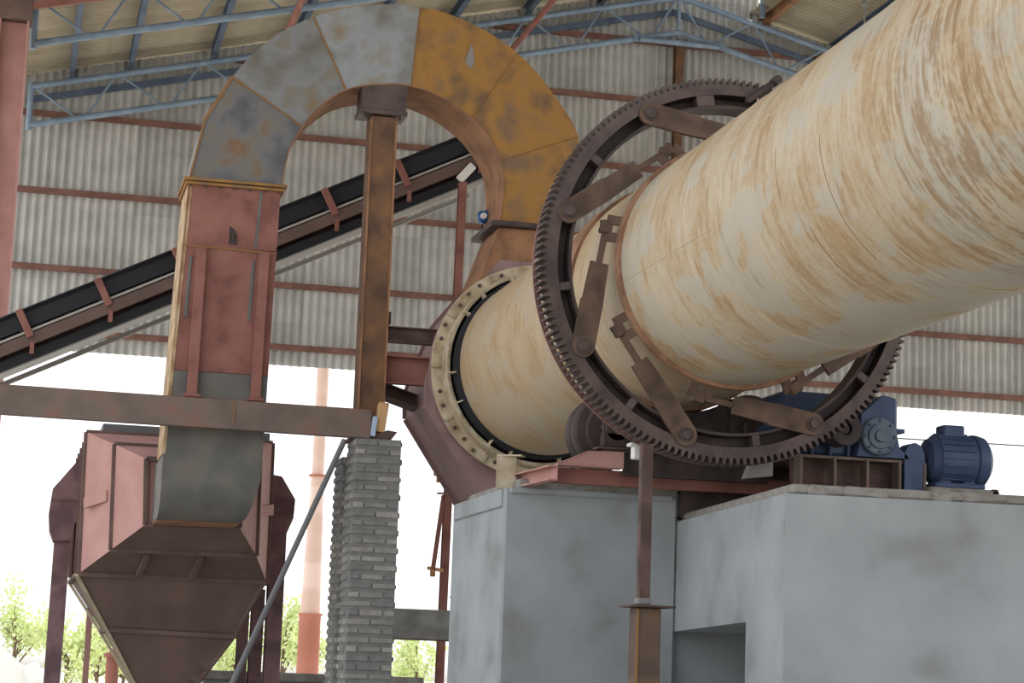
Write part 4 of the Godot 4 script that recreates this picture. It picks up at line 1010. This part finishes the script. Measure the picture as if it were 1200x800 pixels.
func build_outside():
	var t := thing("chimney_stack", "tall slender pinkish steel chimney outside beyond the brick pier", "chimney")
	var mb := MB.new(); mb.tube(Vector3(5.585, 0.0, -40), Vector3(5.585, 2.55, -40), 0.215, 0.205, 28); obj("lower_barrel", mb, M.chimney_red, t)
	mb = MB.new(); mb.tube(Vector3(5.585, 2.57, -40), Vector3(5.6, 5.15, -40), 0.19, 0.125, 28); obj("taper_barrel", mb, M.chimney_pale, t)
	mb = MB.new(); mb.tube(Vector3(5.6, 5.17, -40), Vector3(5.6, 16.0, -40), 0.115, 0.11, 28); obj("upper_barrel", mb, M.chimney_pale, t)
	for q in [[2.56, 0.235], [5.16, 0.16]]:
		mb = MB.new(); mb.lathe([Vector2(0, -0.02), Vector2(q[1], -0.02), Vector2(q[1], 0.02), Vector2(0, 0.02)], Vector3(5.59, q[0], -40), Basis(), 28); obj("flange", mb, M.chimney_red, t)
	t = thing("vent_pipe", "stubby orange red pipe low behind the dust collector hopper", "pipe")
	mb = MB.new(); mb.tube(Vector3(1.52, 0, -30), Vector3(1.50, 1.62, -30), 0.1, 0.085, 20); obj("barrel", mb, M.chimney_red, t)
	mb = MB.new(); mb.lathe([Vector2(0, -0.02), Vector2(0.12, -0.02), Vector2(0.12, 0.03), Vector2(0.0, 0.09)], Vector3(1.50, 1.64, -30), Basis(), 20); obj("cap", mb, M.chimney_red, t)
	t = thing("white_shed", "low white roofed shed far outside at the lower left", "shed")
	mb = MB.new(); mb.box(Vector3(-0.8, 0.5, -49.5), Vector3(3.3, 1.0, 3.0)); obj("walls", mb, M.white_wall, t)
	mb = MB.new(); mb.prism([Vector2(-3.0, 0.95), Vector2(0.95, 0.95), Vector2(0.95, 1.05), Vector2(-0.5, 2.2), Vector2(-3.0, 1.05)], -47.9, -51.2); obj("roof", mb, M.white_wall, t)
	mb = MB.new(); mb.box(Vector3(0.72, 1.25, -47.9), Vector3(0.35, 0.4, 0.5), Basis(Vector3(0, 0, 1), 0.4), 0.02); obj("vent_cowl", mb, M.white_wall, t)
	mb = MB.new(); mb.tube(Vector3(16, 7.18, -45), Vector3(34, 7.26, -45), 0.018, 0.018, 6)
	tagged("overhead_wire", mb, M.gear, "thin overhead wire outside beyond the blue motor", "wire")
	# trees
	var spots := [
		[0.3, -62.0, 3.4, 1.0, "open leafy tree at the far left edge above the white shed"],
		[1.6, -56.0, 2.6, 0.8, "bushy green tree between the left downpipe and the white shed"],
		[2.55, -60.0, 3.1, 0.9, "bright green bush seen between downpipe and hopper"],
		[3.6, -66.0, 2.6, 0.9, "low green shrub seen under the hopper"],
		[7.6, -60.0, 3.8, 0.85, "slim green tree left of the brick piers beside the chimney"],
		[6.6, -63.0, 2.6, 0.9, "small bush right of the hopper beside the collector legs"],
		[8.6, -64.0, 3.0, 0.7, "yellow green bush between the chimney and brick piers"],
		[11.4, -60.0, 2.9, 0.85, "green tree under the concrete lintel right of the pier"],
	]
	for s in spots: tree(s[0], s[1], s[2], s[3], s[4])

func tree(x: float, z: float, h: float, r: float, label: String):
	var t := thing("tree", label, "tree", "trees and bushes beyond the shed")
	var mb := MB.new()
	mb.tube(Vector3(x, 0, z), Vector3(x + 0.1, h * 0.6, z), 0.07, 0.04, 8)
	obj("trunk", mb, M.bark, t)
	mb = MB.new()
	var tips := []
	for i in 9:
		var a := rng.randf() * TAU
		var b := Vector3(x + 0.1, h * rng.randf_range(0.3, 0.6), z)
		var e := b + Vector3(cos(a) * r * rng.randf_range(0.5, 1.0), h * rng.randf_range(0.1, 0.42), sin(a) * r * rng.randf_range(0.5, 1.0))
		mb.tube(b, e, 0.03, 0.008, 6); tips.append(e); tips.append(b.lerp(e, 0.6))
	obj("branches", mb, M.bark, t)
	var leaf := MB.new()
	var L := 0.11
	leaf.tri(Vector3(0, 0, 0), Vector3(L * 0.4, L * 0.5, 0.012), Vector3(0, L, -0.01)); leaf.tri(Vector3(0, 0, 0), Vector3(0, L, -0.01), Vector3(-L * 0.4, L * 0.5, 0.012))
	var mm := MultiMesh.new()
	mm.transform_format = MultiMesh.TRANSFORM_3D
	mm.mesh = leaf.mesh(); mm.mesh.surface_set_material(0, M.leaf)
	var n := 1500
	mm.instance_count = n
	for i in n:
		var c: Vector3 = tips[rng.randi() % tips.size()]
		var d := Vector3(rng.randfn(), rng.randfn(), rng.randfn()) * r * 0.2
		var b := Basis(Vector3(rng.randfn(), rng.randfn(), rng.randfn()).normalized(), rng.randf() * TAU)
		var p := c + d
		p.y = maxf(p.y, 0.05)
		mm.set_instance_transform(i, Transform3D(b.scaled(Vector3.ONE * rng.randf_range(0.7, 1.4)), p))
	var mi := MultiMeshInstance3D.new()
	mi.name = "foliage"; mi.multimesh = mm
	stuff(mi)
	t.add_child(mi, true)

# ------------------------------------------------------------------
func _ready():
	rng.seed = 20240611
	# camera
	var cam := Camera3D.new()
	cam.name = "camera"
	cam.transform = Transform3D(Basis(Vector3(0.9723, 0.0355, 0.2310), Vector3(-0.0697, 0.9875, 0.1415), Vector3(-0.2231, -0.1537, 0.9626)).orthonormalized(), Vector3(0, 1.6, 0))
	cam.fov = 2.0 * rad_to_deg(atan(400.0 / 2500.0))
	cam.near = 0.1; cam.far = 400
	add_child(cam)
	cam.current = true
	# sky, exposure
	var sky := ProceduralSkyMaterial.new()
	sky.sky_top_color = Color(0.93, 0.96, 1.0); sky.sky_horizon_color = Color(1.0, 1.0, 1.0); sky.sky_curve = 0.2
	sky.ground_bottom_color = Color(0.5, 0.46, 0.4); sky.ground_horizon_color = Color(0.6, 0.57, 0.52)
	sky.sky_energy_multiplier = 1.0
	var env := Environment.new()
	env.background_mode = Environment.BG_SKY
	env.sky = Sky.new(); env.sky.sky_material = sky
	env.background_energy_multiplier = 1.0
	env.tonemap_mode = Environment.TONE_MAPPER_LINEAR
	env.tonemap_exposure = 1.68
	env.sdfgi_enabled = true; env.ssao_enabled = true; env.ssil_enabled = true
	var we := WorldEnvironment.new(); we.name = "environment"; we.environment = env
	add_child(we)
	var sun := DirectionalLight3D.new()
	sun.name = "sun"; sun.light_energy = 1.5; sun.light_color = Color(1.0, 0.97, 0.92); sun.light_angular_distance = 1.0; sun.shadow_enabled = true
	sun.look_at_from_position(Vector3(30, 45, -66), Vector3(10, 0, -40), Vector3.UP)
	add_child(sun)
	make_materials()
	M.weld_pale = plain(c8(190, 176, 150), 0.7)
	M.rust_band = mottled([[0.25, c8(128, 96, 76)], [0.7, c8(164, 126, 100)]], 51, 0.8, 0.0, 1.2, 256)
	M.ring_steel = mottled([[0.25, c8(128, 96, 90)], [0.7, c8(154, 120, 112)]], 52, 0.5, 0.3, 1.0, 128)
	M.hood = mottled([[0.25, c8(140, 114, 112)], [0.7, c8(158, 130, 127)]], 53, 0.75, 0.0, 0.6, 256)
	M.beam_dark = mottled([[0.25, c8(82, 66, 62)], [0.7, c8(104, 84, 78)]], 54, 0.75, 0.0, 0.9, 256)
	M.post_brown = mottled([[0.2, c8(92, 76, 68)], [0.6, c8(108, 88, 78)], [0.9, c8(122, 94, 72)]], 61, 0.75, 0.0, 0.9, 128)
	M.cream_rust = mottled([[0.25, c8(150, 118, 86)], [0.6, c8(182, 156, 122)], [0.8, c8(198, 178, 148)]], 55, 0.75, 0.0, 1.0, 256)
	M.plate_light = mottled([[0.12, c8(122, 118, 112)], [0.42, c8(140, 142, 144)], [0.6, c8(150, 153, 157)], [0.8, c8(142, 138, 130)], [0.95, c8(138, 122, 102)]], 56, 0.45, 0.2, 0.35, 512, 0.009, 6)
	M.concrete_dim = mottled([[0.25, c8(132, 130, 126)], [0.7, c8(160, 158, 154)]], 57, 0.95, 0.0, 0.7, 256)
	M.galv_dark = plain(c8(112, 112, 114), 0.6, 0.2)
	M.pale_blue = plain(c8(176, 196, 224), 0.6)
	M.blue_bright = plain(c8(36, 84, 150), 0.4)
	M.blue_grey = mottled([[0.3, c8(72, 84, 100)], [0.7, c8(98, 108, 120)]], 58, 0.5, 0.1, 1.5, 128)
	M.duct_purple = mottled([[0.25, c8(104, 82, 84)], [0.7, c8(132, 104, 106)]], 59, 0.75, 0.0, 0.6, 256)
	build_shed()
	build_plinths()
	build_kiln()
	build_hood()
	build_duct()
	build_supports()
	build_conveyor()
	build_collector()
	build_frames()
	build_small()
	build_outside()
